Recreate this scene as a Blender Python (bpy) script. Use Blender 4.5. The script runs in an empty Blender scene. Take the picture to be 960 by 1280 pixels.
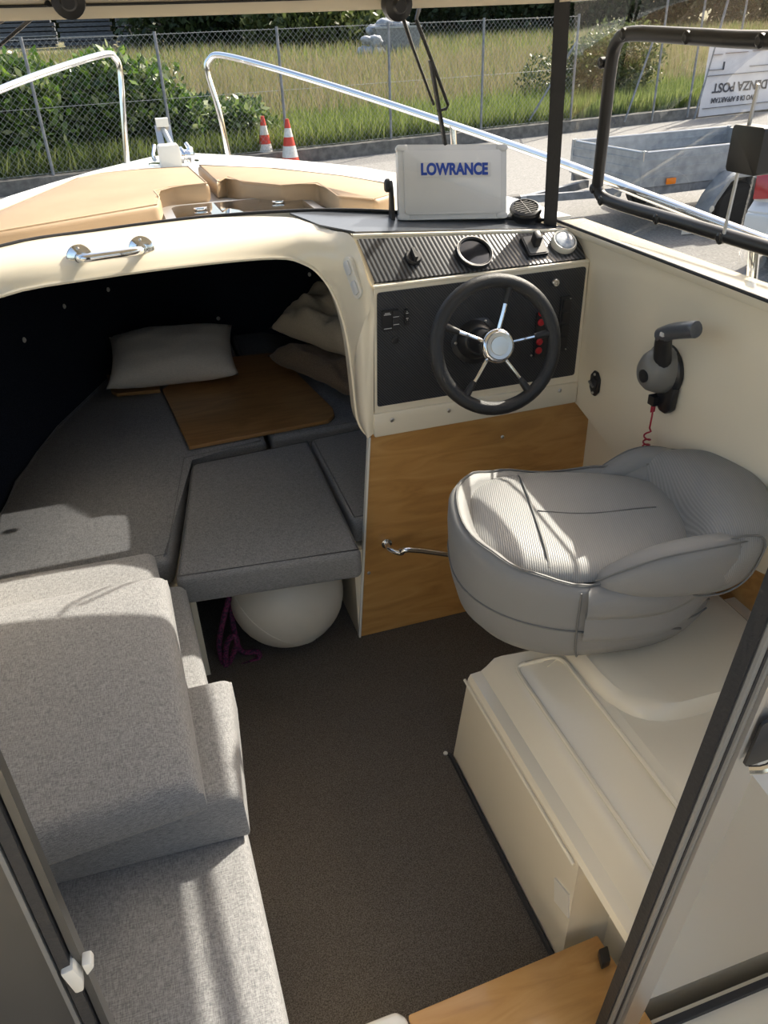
import bpy, bmesh, math, random
from mathutils import Vector as V, Matrix as M, noise as mnoise
from mathutils.bvhtree import BVHTree
random.seed(7)
scn = bpy.context.scene
COL = scn.collection
# ------------------------------------------------------------------ camera
FPX = 960.0
CAM = V((0, 0, 1.6))
YAW, PITCH, ROLL = math.radians(17), math.radians(32), math.radians(2.2)
cd = V((math.sin(YAW)*math.cos(PITCH), math.cos(YAW)*math.cos(PITCH), -math.sin(PITCH)))
cr0 = V((math.cos(YAW), -math.sin(YAW), 0)); cu0 = cr0.cross(cd)
cr = cr0*math.cos(ROLL) - cu0*math.sin(ROLL); cu = cu0*math.cos(ROLL) + cr0*math.sin(ROLL)
cam = bpy.data.cameras.new('camera'); camo = bpy.data.objects.new('camera', cam); COL.objects.link(camo)
camo.matrix_world = M(((cr.x, cu.x, -cd.x, CAM.x), (cr.y, cu.y, -cd.y, CAM.y), (cr.z, cu.z, -cd.z, CAM.z), (0, 0, 0, 1)))
cam.sensor_fit = 'VERTICAL'; cam.sensor_height = 36.0; cam.sensor_width = 27.0
cam.lens = 36.0*FPX/1280.0; cam.clip_start = 0.02; cam.clip_end = 500
scn.camera = camo
# ------------------------------------------------------------------ light
SUN_AZ, SUN_EL = math.radians(59), math.radians(42)      # azimuth to starboard of the bow
w = bpy.data.worlds.new('world'); scn.world = w; w.use_nodes = True
nt = w.node_tree; nt.nodes.clear()
sky = nt.nodes.new('ShaderNodeTexSky'); sky.sky_type = 'NISHITA'; sky.sun_disc = False
sky.sun_elevation = SUN_EL; sky.sun_rotation = SUN_AZ; sky.air_density = 1.0; sky.dust_density = 4.0; sky.ozone_density = 1.0
bg = nt.nodes.new('ShaderNodeBackground'); bg.inputs[1].default_value = 0.235
wo = nt.nodes.new('ShaderNodeOutputWorld')
tint = nt.nodes.new('ShaderNodeMix'); tint.data_type = 'RGBA'; tint.blend_type = 'MULTIPLY'; tint.inputs[0].default_value = 1.0; tint.inputs[7].default_value = (1.05, 1.0, .90, 1)   # daylight white balance
nt.links.new(sky.outputs[0], tint.inputs[6]); nt.links.new(tint.outputs[2], bg.inputs[0]); nt.links.new(bg.outputs[0], wo.inputs[0])
sd = V((math.sin(SUN_AZ)*math.cos(SUN_EL), math.cos(SUN_AZ)*math.cos(SUN_EL), math.sin(SUN_EL)))
sl = bpy.data.lights.new('sun', 'SUN'); sl.energy = 5.4; sl.angle = math.radians(0.6); sl.color = (1.0, 0.93, 0.80)
so = bpy.data.objects.new('sun', sl); COL.objects.link(so); so.rotation_euler = sd.to_track_quat('Z', 'Y').to_euler()
vs = scn.view_settings
vs.view_transform = 'Standard'; vs.look = 'None'; vs.gamma = 1.0; vs.use_curve_mapping = False; vs.exposure = 0.66
# ------------------------------------------------------------------ pixel helpers (photo taken as 960 x 1280)
def ray(px, py): return cd + cr*((px-480)/FPX) - cu*((py-640)/FPX)
def at(px, py, ax, v):
    k = ray(px, py); return CAM + k*((v-CAM[ax])/k[ax])
def PX(px, py, x): return at(px, py, 0, x)
def PY(px, py, y): return at(px, py, 1, y)
def PZ(px, py, z): return at(px, py, 2, z)
def PP(px, py, p0, n):
    k = ray(px, py); return CAM + k*((p0-CAM).dot(n)/k.dot(n))
GZ, GS = -1.05, 0.04
def gz(y): return GZ + GS*y
def G(px, py):
    k = ray(px, py); return CAM + k*((GZ-CAM.z)/(k.z-GS*k.y))
# ------------------------------------------------------------------ materials
def nd(t, k, **kw):
    n = t.nodes.new(k)
    for a, b in kw.items():
        if a.startswith('i_'): n.inputs[a[2:].replace('_', ' ')].default_value = b
        else: setattr(n, a, b)
    return n
def c4(c): return (c[0], c[1], c[2], 1)
def base(name, rough=.5, metal=0, spec=.5, coat=0):
    m = bpy.data.materials.new(name); m.use_nodes = True; t = m.node_tree; b = t.nodes['Principled BSDF']
    b.inputs['Roughness'].default_value = rough; b.inputs['Metallic'].default_value = metal
    b.inputs['Specular IOR Level'].default_value = spec; b.inputs['Coat Weight'].default_value = coat
    b.inputs['Coat Roughness'].default_value = .08
    return m, t, b
def mat(name, col, rough=.5, metal=0, spec=.5, coat=0, col2=None, nscale=20, bump=0, bscale=200, detail=4, stretch=(1, 1, 1), lo=.35, hi=.65, trans=0):
    m, t, b = base(name, rough, metal, spec, coat)
    tc = nd(t, 'ShaderNodeTexCoord'); mp = nd(t, 'ShaderNodeMapping'); mp.inputs['Scale'].default_value = stretch
    t.links.new(tc.outputs['Object'], mp.inputs['Vector'])
    b.inputs['Base Color'].default_value = c4(col)
    if col2:
        n = nd(t, 'ShaderNodeTexNoise', i_Scale=nscale, i_Detail=detail); t.links.new(mp.outputs[0], n.inputs['Vector'])
        r = nd(t, 'ShaderNodeValToRGB'); r.color_ramp.elements[0].color = c4(col); r.color_ramp.elements[1].color = c4(col2)
        r.color_ramp.elements[0].position = lo; r.color_ramp.elements[1].position = hi
        t.links.new(n.outputs['Fac'], r.inputs['Fac']); t.links.new(r.outputs['Color'], b.inputs['Base Color'])
    if bump:
        n2 = nd(t, 'ShaderNodeTexNoise', i_Scale=bscale, i_Detail=3); t.links.new(mp.outputs[0], n2.inputs['Vector'])
        bp = nd(t, 'ShaderNodeBump', i_Strength=bump, i_Distance=.004); t.links.new(n2.outputs['Fac'], bp.inputs['Height'])
        t.links.new(bp.outputs['Normal'], b.inputs['Normal'])
    return m
def glass(name, tint, gloss=.06, rough=0.0):
    m = bpy.data.materials.new(name); m.use_nodes = True; t = m.node_tree; t.nodes.clear()
    o = nd(t, 'ShaderNodeOutputMaterial'); tr = nd(t, 'ShaderNodeBsdfTransparent'); tr.inputs[0].default_value = c4(tint)
    g = nd(t, 'ShaderNodeBsdfGlossy', i_Roughness=rough); mx = nd(t, 'ShaderNodeMixShader'); fr = nd(t, 'ShaderNodeFresnel', i_IOR=1.3)
    mu = nd(t, 'ShaderNodeMath', operation='MULTIPLY'); mu.inputs[1].default_value = gloss/.06
    t.links.new(fr.outputs[0], mu.inputs[0]); t.links.new(mu.outputs[0], mx.inputs[0])
    t.links.new(tr.outputs[0], mx.inputs[1]); t.links.new(g.outputs[0], mx.inputs[2]); t.links.new(mx.outputs[0], o.inputs[0])
    return m
def fabric(name, a, b2, s=900):
    m, t, b = base(name, .95, 0, .15)
    b.inputs['Sheen Weight'].default_value = .15
    tc = nd(t, 'ShaderNodeTexCoord')
    outs = []
    for st in ((1, .12, 1), (.12, 1, 1)):
        mp = nd(t, 'ShaderNodeMapping'); mp.inputs['Scale'].default_value = st; t.links.new(tc.outputs['Object'], mp.inputs['Vector'])
        n = nd(t, 'ShaderNodeTexNoise', i_Scale=s, i_Detail=1); t.links.new(mp.outputs[0], n.inputs['Vector']); outs.append(n)
    ad = nd(t, 'ShaderNodeMath', operation='ADD'); t.links.new(outs[0].outputs['Fac'], ad.inputs[0]); t.links.new(outs[1].outputs['Fac'], ad.inputs[1])
    hf = nd(t, 'ShaderNodeMath', operation='MULTIPLY'); hf.inputs[1].default_value = .5; t.links.new(ad.outputs[0], hf.inputs[0])
    r = nd(t, 'ShaderNodeValToRGB'); r.color_ramp.elements[0].position = .36; r.color_ramp.elements[1].position = .64
    r.color_ramp.elements[0].color = c4(a); r.color_ramp.elements[1].color = c4(b2)
    t.links.new(hf.outputs[0], r.inputs['Fac']); t.links.new(r.outputs['Color'], b.inputs['Base Color'])
    n3 = nd(t, 'ShaderNodeTexNoise', i_Scale=9, i_Detail=3); t.links.new(tc.outputs['Object'], n3.inputs['Vector'])
    ma = nd(t, 'ShaderNodeMath', operation='MULTIPLY_ADD'); ma.inputs[1].default_value = .1
    t.links.new(hf.outputs[0], ma.inputs[0]); t.links.new(n3.outputs['Fac'], ma.inputs[2])
    bp = nd(t, 'ShaderNodeBump', i_Strength=.35, i_Distance=.01); t.links.new(ma.outputs[0], bp.inputs['Height']); t.links.new(bp.outputs['Normal'], b.inputs['Normal'])
    return m
def wood(name, a, b2, c2):
    m, t, b = base(name, .32, 0, .5, .25)
    tc = nd(t, 'ShaderNodeTexCoord'); mp = nd(t, 'ShaderNodeMapping'); mp.inputs['Scale'].default_value = (1.2, 6, 6)
    t.links.new(tc.outputs['Object'], mp.inputs['Vector'])
    n = nd(t, 'ShaderNodeTexNoise', i_Scale=3.5, i_Detail=7, i_Distortion=1.6); t.links.new(mp.outputs[0], n.inputs['Vector'])
    r = nd(t, 'ShaderNodeValToRGB'); e = r.color_ramp.elements; e[0].position = .3; e[1].position = .72
    e[0].color = c4(a); e[1].color = c4(c2); x = e.new(.5); x.color = c4(b2)
    t.links.new(n.outputs['Fac'], r.inputs['Fac']); t.links.new(r.outputs['Color'], b.inputs['Base Color'])
    return m
def carbon(name, vec, scale, a, b2, rough):
    m, t, b = base(name, rough, 0, .5)
    tc = nd(t, 'ShaderNodeTexCoord'); mp = nd(t, 'ShaderNodeMapping'); mp.inputs['Rotation'].default_value = vec
    t.links.new(tc.outputs['Object'], mp.inputs['Vector'])
    wv = nd(t, 'ShaderNodeTexWave', i_Scale=scale, i_Distortion=0); t.links.new(mp.outputs[0], wv.inputs['Vector'])
    r = nd(t, 'ShaderNodeValToRGB'); r.color_ramp.elements[0].position = .4; r.color_ramp.elements[1].position = .6
    r.color_ramp.elements[0].color = c4(a); r.color_ramp.elements[1].color = c4(b2)
    t.links.new(wv.outputs['Fac'], r.inputs['Fac']); t.links.new(r.outputs['Color'], b.inputs['Base Color'])
    bp = nd(t, 'ShaderNodeBump', i_Strength=.5, i_Distance=.001); t.links.new(wv.outputs['Fac'], bp.inputs['Height']); t.links.new(bp.outputs['Normal'], b.inputs['Normal'])
    return m
def leafmat(name, cols, trans=.3, rough=.45):
    m, t, b = base(name, rough, 0, .4)
    g = nd(t, 'ShaderNodeNewGeometry'); r = nd(t, 'ShaderNodeValToRGB')
    e = r.color_ramp.elements; e[0].color = c4(cols[0]); e[1].color = c4(cols[-1])
    for i, c in enumerate(cols[1:-1]): x = e.new((i+1)/(len(cols)-1)); x.color = c4(c)
    t.links.new(g.outputs['Random Per Island'], r.inputs['Fac']); t.links.new(r.outputs['Color'], b.inputs['Base Color'])
    tl = nd(t, 'ShaderNodeBsdfTranslucent'); mx = nd(t, 'ShaderNodeMixShader'); mx.inputs[0].default_value = trans
    t.links.new(r.outputs['Color'], tl.inputs['Color'])
    o = [n for n in t.nodes if n.type == 'OUTPUT_MATERIAL'][0]
    t.links.new(b.outputs[0], mx.inputs[1]); t.links.new(tl.outputs[0], mx.inputs[2]); t.links.new(mx.outputs[0], o.inputs[0])
    return m
MT = dict(
 gel=mat('cream_gelcoat', (.80, .725, .575), .22, coat=.4, col2=(.76, .685, .54), nscale=3, lo=.2, hi=.8),
 white=mat('white_gelcoat', (.84, .82, .76), .2, coat=.3, col2=(.80, .78, .72), nscale=3),
 fab=fabric('grey_woven_fabric', (.15, .15, .155), (.325, .32, .316)),
 vinyl=mat('grey_vinyl', (.25, .25, .247), .46, bump=.25, bscale=900, col2=(.225, .225, .223), nscale=4),
 vinylr=carbon('ribbed_grey_vinyl', (0, 0, .35), 75, (.235, .235, .233), (.285, .285, .28), .5),
 pipe=mat('dark_grey_piping', (.12, .12, .122), .6),
 vpipe=mat('grey_vinyl_piping', (.15, .15, .148), .5),
 navy=mat('navy_carpet_liner', (.012, .014, .022), .98, spec=.1, col2=(.028, .032, .045), nscale=300, bump=.5, bscale=500),
 carpet=mat('brown_grey_carpet', (.07, .06, .05), .98, spec=.1, col2=(.185, .162, .14), nscale=420, bump=.7, bscale=450, detail=2),
 wood=wood('birch_veneer', (.42, .215, .065), (.53, .285, .09), (.60, .345, .125)),
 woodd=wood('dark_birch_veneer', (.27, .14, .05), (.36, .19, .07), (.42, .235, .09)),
 woode=mat('plywood_edge', (.50, .34, .17), .6, col2=(.30, .18, .08), nscale=60, stretch=(1, 1, 14)),
 chrome=mat('polished_stainless', (.82, .82, .83), .07, 1.0),
 steel=mat('brushed_stainless', (.62, .60, .57), .28, 1.0),
 alu=mat('aluminium_frame', (.58, .565, .54), .38, .85),
 blk=mat('black_plastic', (.014, .014, .016), .38),
 rub=mat('black_rubber', (.02, .02, .022), .6, bump=.3, bscale=120),
 leather=mat('black_leather', (.016, .016, .017), .42, bump=.35, bscale=600),
 carb=carbon('carbon_weave_panel', (0, math.radians(42), 0), 60, (.010, .011, .014), (.045, .048, .055), .42),
 carbs=carbon('ribbed_carbon_slope', (0, 0, math.radians(-14)), 28, (.012, .013, .016), (.075, .08, .09), .3),
 dash=mat('slate_dash_top', (.065, .072, .085), .28, col2=(.078, .085, .098), nscale=120),
 gry=mat('grey_plastic', (.17, .165, .155), .35),
 lgry=mat('light_grey_plastic', (.60, .60, .60), .4, col2=(.57, .57, .57), nscale=5),
 offw=mat('offwhite_plastic', (.70, .67, .60), .35),
 red=mat('red_plastic', (.42, .012, .02), .35),
 cord=mat('crimson_cord', (.36, .008, .03), .4),
 blue=mat('royal_blue_ink', (.01, .05, .33), .4),
 tan=mat('tan_vinyl', (.37, .25, .14), .5, bump=.3, bscale=500, col2=(.335, .225, .122), nscale=6),
 tanp=mat('sand_piping', (.40, .28, .17), .6),
 pil=fabric('beige_linen', (.50, .45, .385), (.64, .58, .50), 600),
 quilt=fabric('sand_cotton', (.50, .42, .29), (.64, .54, .39), 500),
 quiltd=fabric('brown_cotton', (.16, .11, .07), (.26, .19, .125), 500),
 fend=mat('matte_white_pvc', (.66, .62, .54), .5, col2=(.60, .56, .48), nscale=6),
 rope=mat('magenta_rope', (.17, .02, .08), .8, col2=(.03, .012, .035), nscale=160, lo=.45, hi=.55),
 smoke=mat('dark_smoked_panel', (.055, .052, .047), .3, col2=(.062, .058, .052), nscale=4),
 lens=mat('dark_gauge_lens', (.01, .01, .012), .05, coat=.6),
 lensc=mat('compass_lens', (.30, .36, .45), .05, coat=.8, col2=(.75, .78, .8), nscale=60),
 wscreen=glass('clear_windscreen', (.95, .96, .96), .02),
 wside=glass('clear_side_glass', (.96, .97, .97), .006),
 wdoor=glass('smoked_door_glass', (.66, .66, .66), .09),
 whatch=glass('smoked_hatch_acrylic', (.80, .81, .83), .12, .03),
 asph=mat('grey_asphalt', (.15, .145, .137), .9, col2=(.27, .262, .248), nscale=35, bump=.6, bscale=60, lo=.3, hi=.7),
 conc=mat('rough_concrete', (.10, .095, .088), .9, col2=(.18, .172, .158), nscale=8, bump=.5, bscale=40),
 soil=mat('field_soil_and_straw', (.085, .10, .032), .95, col2=(.20, .165, .09), nscale=.9, lo=.35, hi=.62, bump=.8, bscale=9, detail=8),
 galv=mat('galvanised_steel', (.30, .32, .345), .42, .45, col2=(.46, .48, .50), nscale=9, lo=.3, hi=.75),
 galvd=mat('weathered_zinc', (.17, .18, .195), .5, .4, col2=(.26, .27, .29), nscale=12),
 wire=mat('zinc_wire', (.30, .31, .31), .5, .4),
 tyre=mat('tyre_rubber', (.018, .018, .018), .8),
 cone_o=mat('orange_red_cone', (.56, .055, .03), .55), cone_w=mat('cone_white_band', (.72, .70, .66), .5, col2=(.6, .58, .54), nscale=25),
 orange=mat('amber_reflector', (.85, .22, .01), .25),
 lampred=mat('red_tail_lens', (.38, .015, .02), .15, coat=.6),
 carw=mat('silver_white_paint', (.62, .62, .61), .25, coat=.8),
 banner=mat('white_pvc_banner', (.72, .69, .70), .6, col2=(.64, .61, .63), nscale=3),
 ink=mat('dark_ink', (.03, .03, .045), .6), inkb=mat('banner_brown_ink', (.18, .11, .10), .7),
 planks=mat('weathered_scaffold', (.05, .057, .07), .75, col2=(.13, .14, .165), nscale=5, stretch=(1, 1, 9)),
 bag=mat('white_plastic_sacks', (.42, .44, .48), .6, col2=(.24, .26, .30), nscale=7),
 bark=mat('dark_bark', (.06, .045, .03), .9, col2=(.11, .085, .06), nscale=14),
 lf1=leafmat('hedge_leaves', [(.025, .05, .016), (.07, .12, .03), (.13, .19, .05), (.32, .36, .18)], .35, .3),
 lf2=leafmat('yellow_green_leaves', [(.06, .13, .015), (.11, .21, .025), (.20, .30, .05)], .4),  # brighter yellow-green leaves of the young shoots
 lf3=leafmat('dark_tree_leaves', [(.012, .024, .010), (.026, .045, .016), (.05, .075, .025)], .25, .55),
 lf4=leafmat('olive_leaves', [(.035, .055, .015), (.075, .10, .03), (.14, .165, .06)], .35),
 gr1=leafmat('green_grass_blades', [(.09, .13, .025), (.16, .21, .05), (.29, .32, .11)], .4, .6),
 gr2=leafmat('dry_grass_blades', [(.20, .18, .08), (.30, .245, .15), (.22, .23, .085), (.34, .28, .19)], .35, .7),
)
# ------------------------------------------------------------------ mesh builder
class MB:
    def __init__(s): s.bm = bmesh.new()
    def face(s, pts):
        return s.bm.faces.new([s.bm.verts.new(p) for p in pts])
    def box(s, c, size, rot=None):
        mt = M.Translation(V(c)) @ (rot.to_4x4() if rot else M.Identity(4)) @ M.Diagonal((size[0], size[1], size[2], 1))
        bmesh.ops.create_cube(s.bm, size=1, matrix=mt); return s
    def bar(s, a, b, wd, ht, up=V((0, 0, 1))):
        a, b = V(a), V(b); z = (b-a); L = z.length; z = z.normalized(); x = up.cross(z)
        if x.length < 1e-4: x = V((1, 0, 0)).cross(z)
        x.normalize(); y = z.cross(x)
        r = M((x, y, z)).transposed()
        return s.box((a+b)/2, (wd, ht, L), r)
    def loft(s, rings, closed=True, cap0=True, cap1=True):
        rv = [[s.bm.verts.new(p) for p in r] for r in rings]; n = len(rings[0])
        for i in range(len(rv)-1):
            for j in range(n if closed else n-1):
                k = (j+1) % n
                try: s.bm.faces.new((rv[i][j], rv[i][k], rv[i+1][k], rv[i+1][j]))
                except ValueError: pass
        if closed and cap0: s.bm.faces.new(list(reversed(rv[0])))
        if closed and cap1: s.bm.faces.new(rv[-1])
        return s
    def tube(s, pts, r, seg=10, closed=False, smooth=0):
        pts = [V(p) for p in pts]
        if smooth: pts = spline(pts, smooth, closed)
        n = len(pts); rr = r if callable(r) else (lambda t: r)
        T = []
        for i in range(n):
            a = pts[(i-1) % n] if (closed or i) else pts[0]; b = pts[(i+1) % n] if (closed or i < n-1) else pts[-1]
            T.append((b-a).normalized())
        up = V((0, 0, 1)) if abs(T[0].z) < .9 else V((1, 0, 0))
        x = up.cross(T[0]).normalized(); rings = []
        for i in range(n):
            x = (x - T[i]*x.dot(T[i])).normalized(); y = T[i].cross(x); q = rr(i/(n-1))
            rings.append([pts[i] + (x*math.cos(2*math.pi*k/seg) + y*math.sin(2*math.pi*k/seg))*q for k in range(seg)])
        if closed: rings.append(rings[0])
        return s.loft(rings, True, not closed, not closed)
    def lathe(s, prof, c, axis, seg=24, cap=True):
        c = V(c); z = V(axis).normalized(); x = V((0, 0, 1)).cross(z)
        if x.length < 1e-3: x = V((1, 0, 0))
        x.normalize(); y = z.cross(x)
        rings = [[c + z*h + (x*math.cos(2*math.pi*k/seg) + y*math.sin(2*math.pi*k/seg))*max(r, 1e-4) for k in range(seg)] for r, h in prof]
        return s.loft(rings, True, cap, cap)
    def prism(s, pts, off, bev=0, seg=2):
        off = V(off); a = [s.bm.verts.new(V(p)) for p in pts]; b = [s.bm.verts.new(V(p)+off) for p in pts]; n = len(pts)
        fs = [s.bm.faces.new(a), s.bm.faces.new(list(reversed(b)))]
        for i in range(n): fs.append(s.bm.faces.new((a[i], b[i], b[(i+1) % n], a[(i+1) % n])))
        if bev:
            ed = list({e for f in fs for e in f.edges})
            bmesh.ops.bevel(s.bm, geom=ed, offset=bev, segments=seg, affect='EDGES', profile=.5, clamp_overlap=True)
        return s
    def sphere(s, c, r, sc=(1, 1, 1), u=24, v=14, rot=None):
        mt = M.Translation(V(c)) @ (rot.to_4x4() if rot else M.Identity(4)) @ M.Diagonal((sc[0], sc[1], sc[2], 1))
        bmesh.ops.create_uvsphere(s.bm, u_segments=u, v_segments=v, radius=r, matrix=mt); return s
    def build(s, name, m, parent=None, sharp=38, sub=0, recalc=True):
        bm = s.bm
        if recalc: bmesh.ops.recalc_face_normals(bm, faces=bm.faces)
        for f in bm.faces: f.smooth = True
        if sharp < 180:
            lim = math.radians(sharp)
            for e in bm.edges:
                if len(e.link_faces) == 2 and e.calc_face_angle(0) > lim: e.smooth = False
        me = bpy.data.meshes.new(name); 
        o = bpy.data.objects.new(name, me); COL.objects.link(o)
        if parent is None:
            xs = [v.co for v in bm.verts]; mn = V((min(p.x for p in xs), min(p.y for p in xs), min(p.z for p in xs))); mx = V((max(p.x for p in xs), max(p.y for p in xs), max(p.z for p in xs)))
            c = V(((mn.x+mx.x)/2, (mn.y+mx.y)/2, mn.z)); bmesh.ops.translate(bm, verts=bm.verts, vec=-c); o.location = c
        else:
            put(o, parent)
        bm.to_mesh(me); bm.free(); me.materials.append(MT[m] if isinstance(m, str) else m)
        if sub:
            md = o.modifiers.new('subdivision', 'SUBSURF'); md.levels = sub; md.render_levels = sub
        return o
def wloc(o):
    l = o.location.copy(); p = o.parent
    while p: l += p.location if not p.parent else p.location; p = p.parent
    return l
ROOT = {}
def put(o, parent):
    o.parent = parent
    o.matrix_parent_inverse = M.Translation(-absloc(parent))
def absloc(o):
    # things sit at their base point; parts keep world coordinates in their mesh
    return o.location.copy() if o.parent is None else V((0, 0, 0))
def spline(p, k, closed=False):
    out = []; n = len(p)
    for i in range(n if closed else n-1):
        a, b, c, d = (p[(i-1) % n] if (closed or i) else p[0]*2-p[1]), p[i], p[(i+1) % n], (p[(i+2) % n] if (closed or i < n-2) else p[-1]*2-p[-2])
        for q in range(k):
            t = q/k
            out.append(.5*((2*b) + (c-a)*t + (2*a-5*b+4*c-d)*t*t + (3*b-a-3*c+d)*t**3))
    if not closed: out.append(p[-1].copy())
    return out
def thing(name, loc, label, cat, group=None):
    o = bpy.data.objects.new(name, None); o.empty_display_size = .05; COL.objects.link(o); o.location = V(loc); return tag(o, label, cat, group)
def tag(o, label, cat, group=None):
    o['label'] = label; o['category'] = cat
    if group: o['group'] = group
    return o
def struct(o, label=None):
    o['kind'] = 'structure'
    if label: o['label'] = label
    return o
def sroot(name, loc=(0, 0, 0), label=None):
    o = bpy.data.objects.new(name, None); COL.objects.link(o); o.location = V(loc); return struct(o, label)
def rrect(c, ex, ey, w2, h2, r, k=5):
    c, ex, ey = V(c), V(ex).normalized(), V(ey).normalized(); out = []
    for sx, sy, a0 in ((1, 1, 0), (-1, 1, 90), (-1, -1, 180), (1, -1, 270)):
        for i in range(k+1):
            a = math.radians(a0 + 90*i/k)
            out.append(c + ex*(sx*(w2/2-r) + r*math.cos(a)) + ey*(sy*(h2/2-r) + r*math.sin(a)))
    return out
def frame_of(n, up=V((0, 0, 1))):
    n = V(n).normalized(); ex = up.cross(n).normalized(); ey = n.cross(ex); return ex, ey, n
def pad(c4p, z0, z1, r=.025, crown=.01, N=18, seedk=0):
    """soft cushion on four corners (counter-clockwise), flat underside"""
    m = MB(); A, B, C_, D = [V((p[0], p[1], 0)) for p in c4p]
    w = ((B-A).length + (C_-D).length)/2; h = ((D-A).length + (C_-B).length)/2
    def ts(L):
        t = [0, r*.12/L, r*.3/L, r*.6/L, r/L]; mid = [r/L + (1-2*r/L)*i/(N-8) for i in range(1, N-8)]
        return t + mid + [1-x for x in reversed(t)]
    tu, tv = ts(w), ts(h)
    def f(d): return 0 if d <= 0 else (1 if d >= r else math.sqrt(1-(1-d/r)**2))
    top = []
    for v in tv:
        row = []
        for u in tu:
            p = (A*(1-u)+B*u)*(1-v) + (D*(1-u)+C_*u)*v
            du, dv = min(u, 1-u)*w, min(v, 1-v)*h
            z = z1 - r*(2 - f(du) - f(dv)) if (f(du)+f(dv)) > 1 else z1 - r*1.0
            z = max(z, z1 - r*1.15)
            cz = crown*(1-(2*u-1)**4)*(1-(2*v-1)**4) + .003*mnoise.noise(V((p.x*5+seedk, p.y*5, seedk)))*(f(du)*f(dv))
            row.append(V((p.x, p.y, z+cz)))
        top.append(row)
    vt = [[m.bm.verts.new(p) for p in row] for row in top]
    for i in range(len(vt)-1):
        for j in range(len(vt[0])-1): m.bm.faces.new((vt[i][j], vt[i][j+1], vt[i+1][j+1], vt[i+1][j]))
    loop = vt[0][:] + [r_[-1] for r_ in vt[1:]] + list(reversed(vt[-1][:-1])) + [r_[0] for r_ in reversed(vt[1:-1])]
    cx = sum((v.co for v in loop), V())/len(loop)
    def ring(z, k): return [m.bm.verts.new(V((v.co.x + (cx.x-v.co.x)*k, v.co.y + (cx.y-v.co.y)*k, z))) for v in loop]
    prev = loop
    for z, k in ((z0+r*.6, -.006), (z0+r*.2, .004), (z0, .03)):
        nx = ring(z, k)
        for j in range(len(loop)): q = (j+1) % len(loop); m.bm.faces.new((prev[j], nx[j], nx[q], prev[q]))
        prev = nx
    m.bm.faces.new(prev)
    return m
def textmesh(name, s, size, m, parent, c, ex, ey, bold=0, ext=.0005, sx=1.0):
    cu_ = bpy.data.curves.new(name, 'FONT'); cu_.body = s; cu_.size = size; cu_.align_x = 'CENTER'; cu_.align_y = 'CENTER'; cu_.extrude = ext; cu_.offset = bold
    tmp = bpy.data.objects.new('tmp', cu_); COL.objects.link(tmp)
    dg = bpy.context.evaluated_depsgraph_get(); me = bpy.data.meshes.new_from_object(tmp.evaluated_get(dg))
    bpy.data.objects.remove(tmp); bpy.data.curves.remove(cu_)
    ex, ey = V(ex).normalized(), V(ey).normalized(); n = ex.cross(ey)
    me.transform(M(((ex.x*sx, ey.x, n.x, c[0]), (ex.y*sx, ey.y, n.y, c[1]), (ex.z*sx, ey.z, n.z, c[2]), (0, 0, 0, 1))))
    me.name = name; me.materials.clear(); me.materials.append(MT[m]); o = bpy.data.objects.new(name, me); COL.objects.link(o); put(o, parent); return o
def screw(parent, p, n, r=.006, m='steel'):
    return MB().lathe([(r, 0), (r, .002), (r*.6, .0038), (r*.25, .0036)], p, n, 10).build('screw', m, parent)
def bvh(o):
    me = o.data; mw = M.Translation(o.location) if o.parent is None else M.Identity(4)
    return BVHTree.FromPolygons([mw @ v.co for v in me.vertices], [tuple(p.vertices) for p in me.polygons])
def bvh2(o):      # parts keep world coordinates
    return BVHTree.FromPolygons([v.co.copy() for v in o.data.vertices], [tuple(p.vertices) for p in o.data.polygons])
# ================================================================== SETTING OF THE BOAT
XW, XP, XA = 1.12, -.56, .28            # starboard wall, port wall, boat axis
ZB = .42                                # berth cushion top
# floor
fl = struct(MB().box((.28, 1.44, -.03), (1.9, 1.82, .06)).build('floor', 'carpet'), 'dark brown-grey carpet on the cabin floor')
struct(MB().box((.28, -.57, .04), (1.68, 2.16, .12)).build('cockpit_floor', 'gel'), 'cream cockpit floor behind the cabin')
# starboard wall
m = MB()
up = [(PX(722, 504, XW).y, .69), (1.55, .63), (1.38, .585), (1.1, .585), (.85, .66), (.45, .70)]
outline = [(1.90, .70)] + up + [(-1.5, .70), (-1.5, 1.135), (1.9, 1.135)]
m.prism([V((XW, y, z)) for y, z in outline], (.05, 0, 0), .006, 2)
struct(m.build('wall_right', 'gel'), 'cream moulded cabin side with the throttle on it')
m = MB(); m.prism([V((XW-.012, 1.93, 1.13)), V((XW+.075, 1.93, 1.13)), V((XW+.075, -1.5, 1.13)), V((XW-.012, -1.5, 1.13))], (0, 0, .022), .006)
struct(m.build('trim_1', 'gel'), 'cream ledge under the side window')
m = MB(); m.box((XW+.075, .6, .28), (.03, 3.0, .98)); struct(m.build('wall_right_lower', 'gel'), 'cream hull side below the moulding')
wd = MB().box((XW+.052, .62, .52), (.012, 1.25, .22)).build('trim_2', 'wood'); struct(wd, 'strip of birch veneer along the hull side')
# port wall
m = MB(); m.prism([V((XP-.05, -1.5, -.05)), V((XP-.05, 1.95, -.05)), V((XP-.05, 1.95, 1.15)), V((XP-.05, -1.5, 1.15))], (.05, 0, 0))
struct(m.build('wall_left', 'gel'), 'cream cabin side behind the bench')
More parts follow.
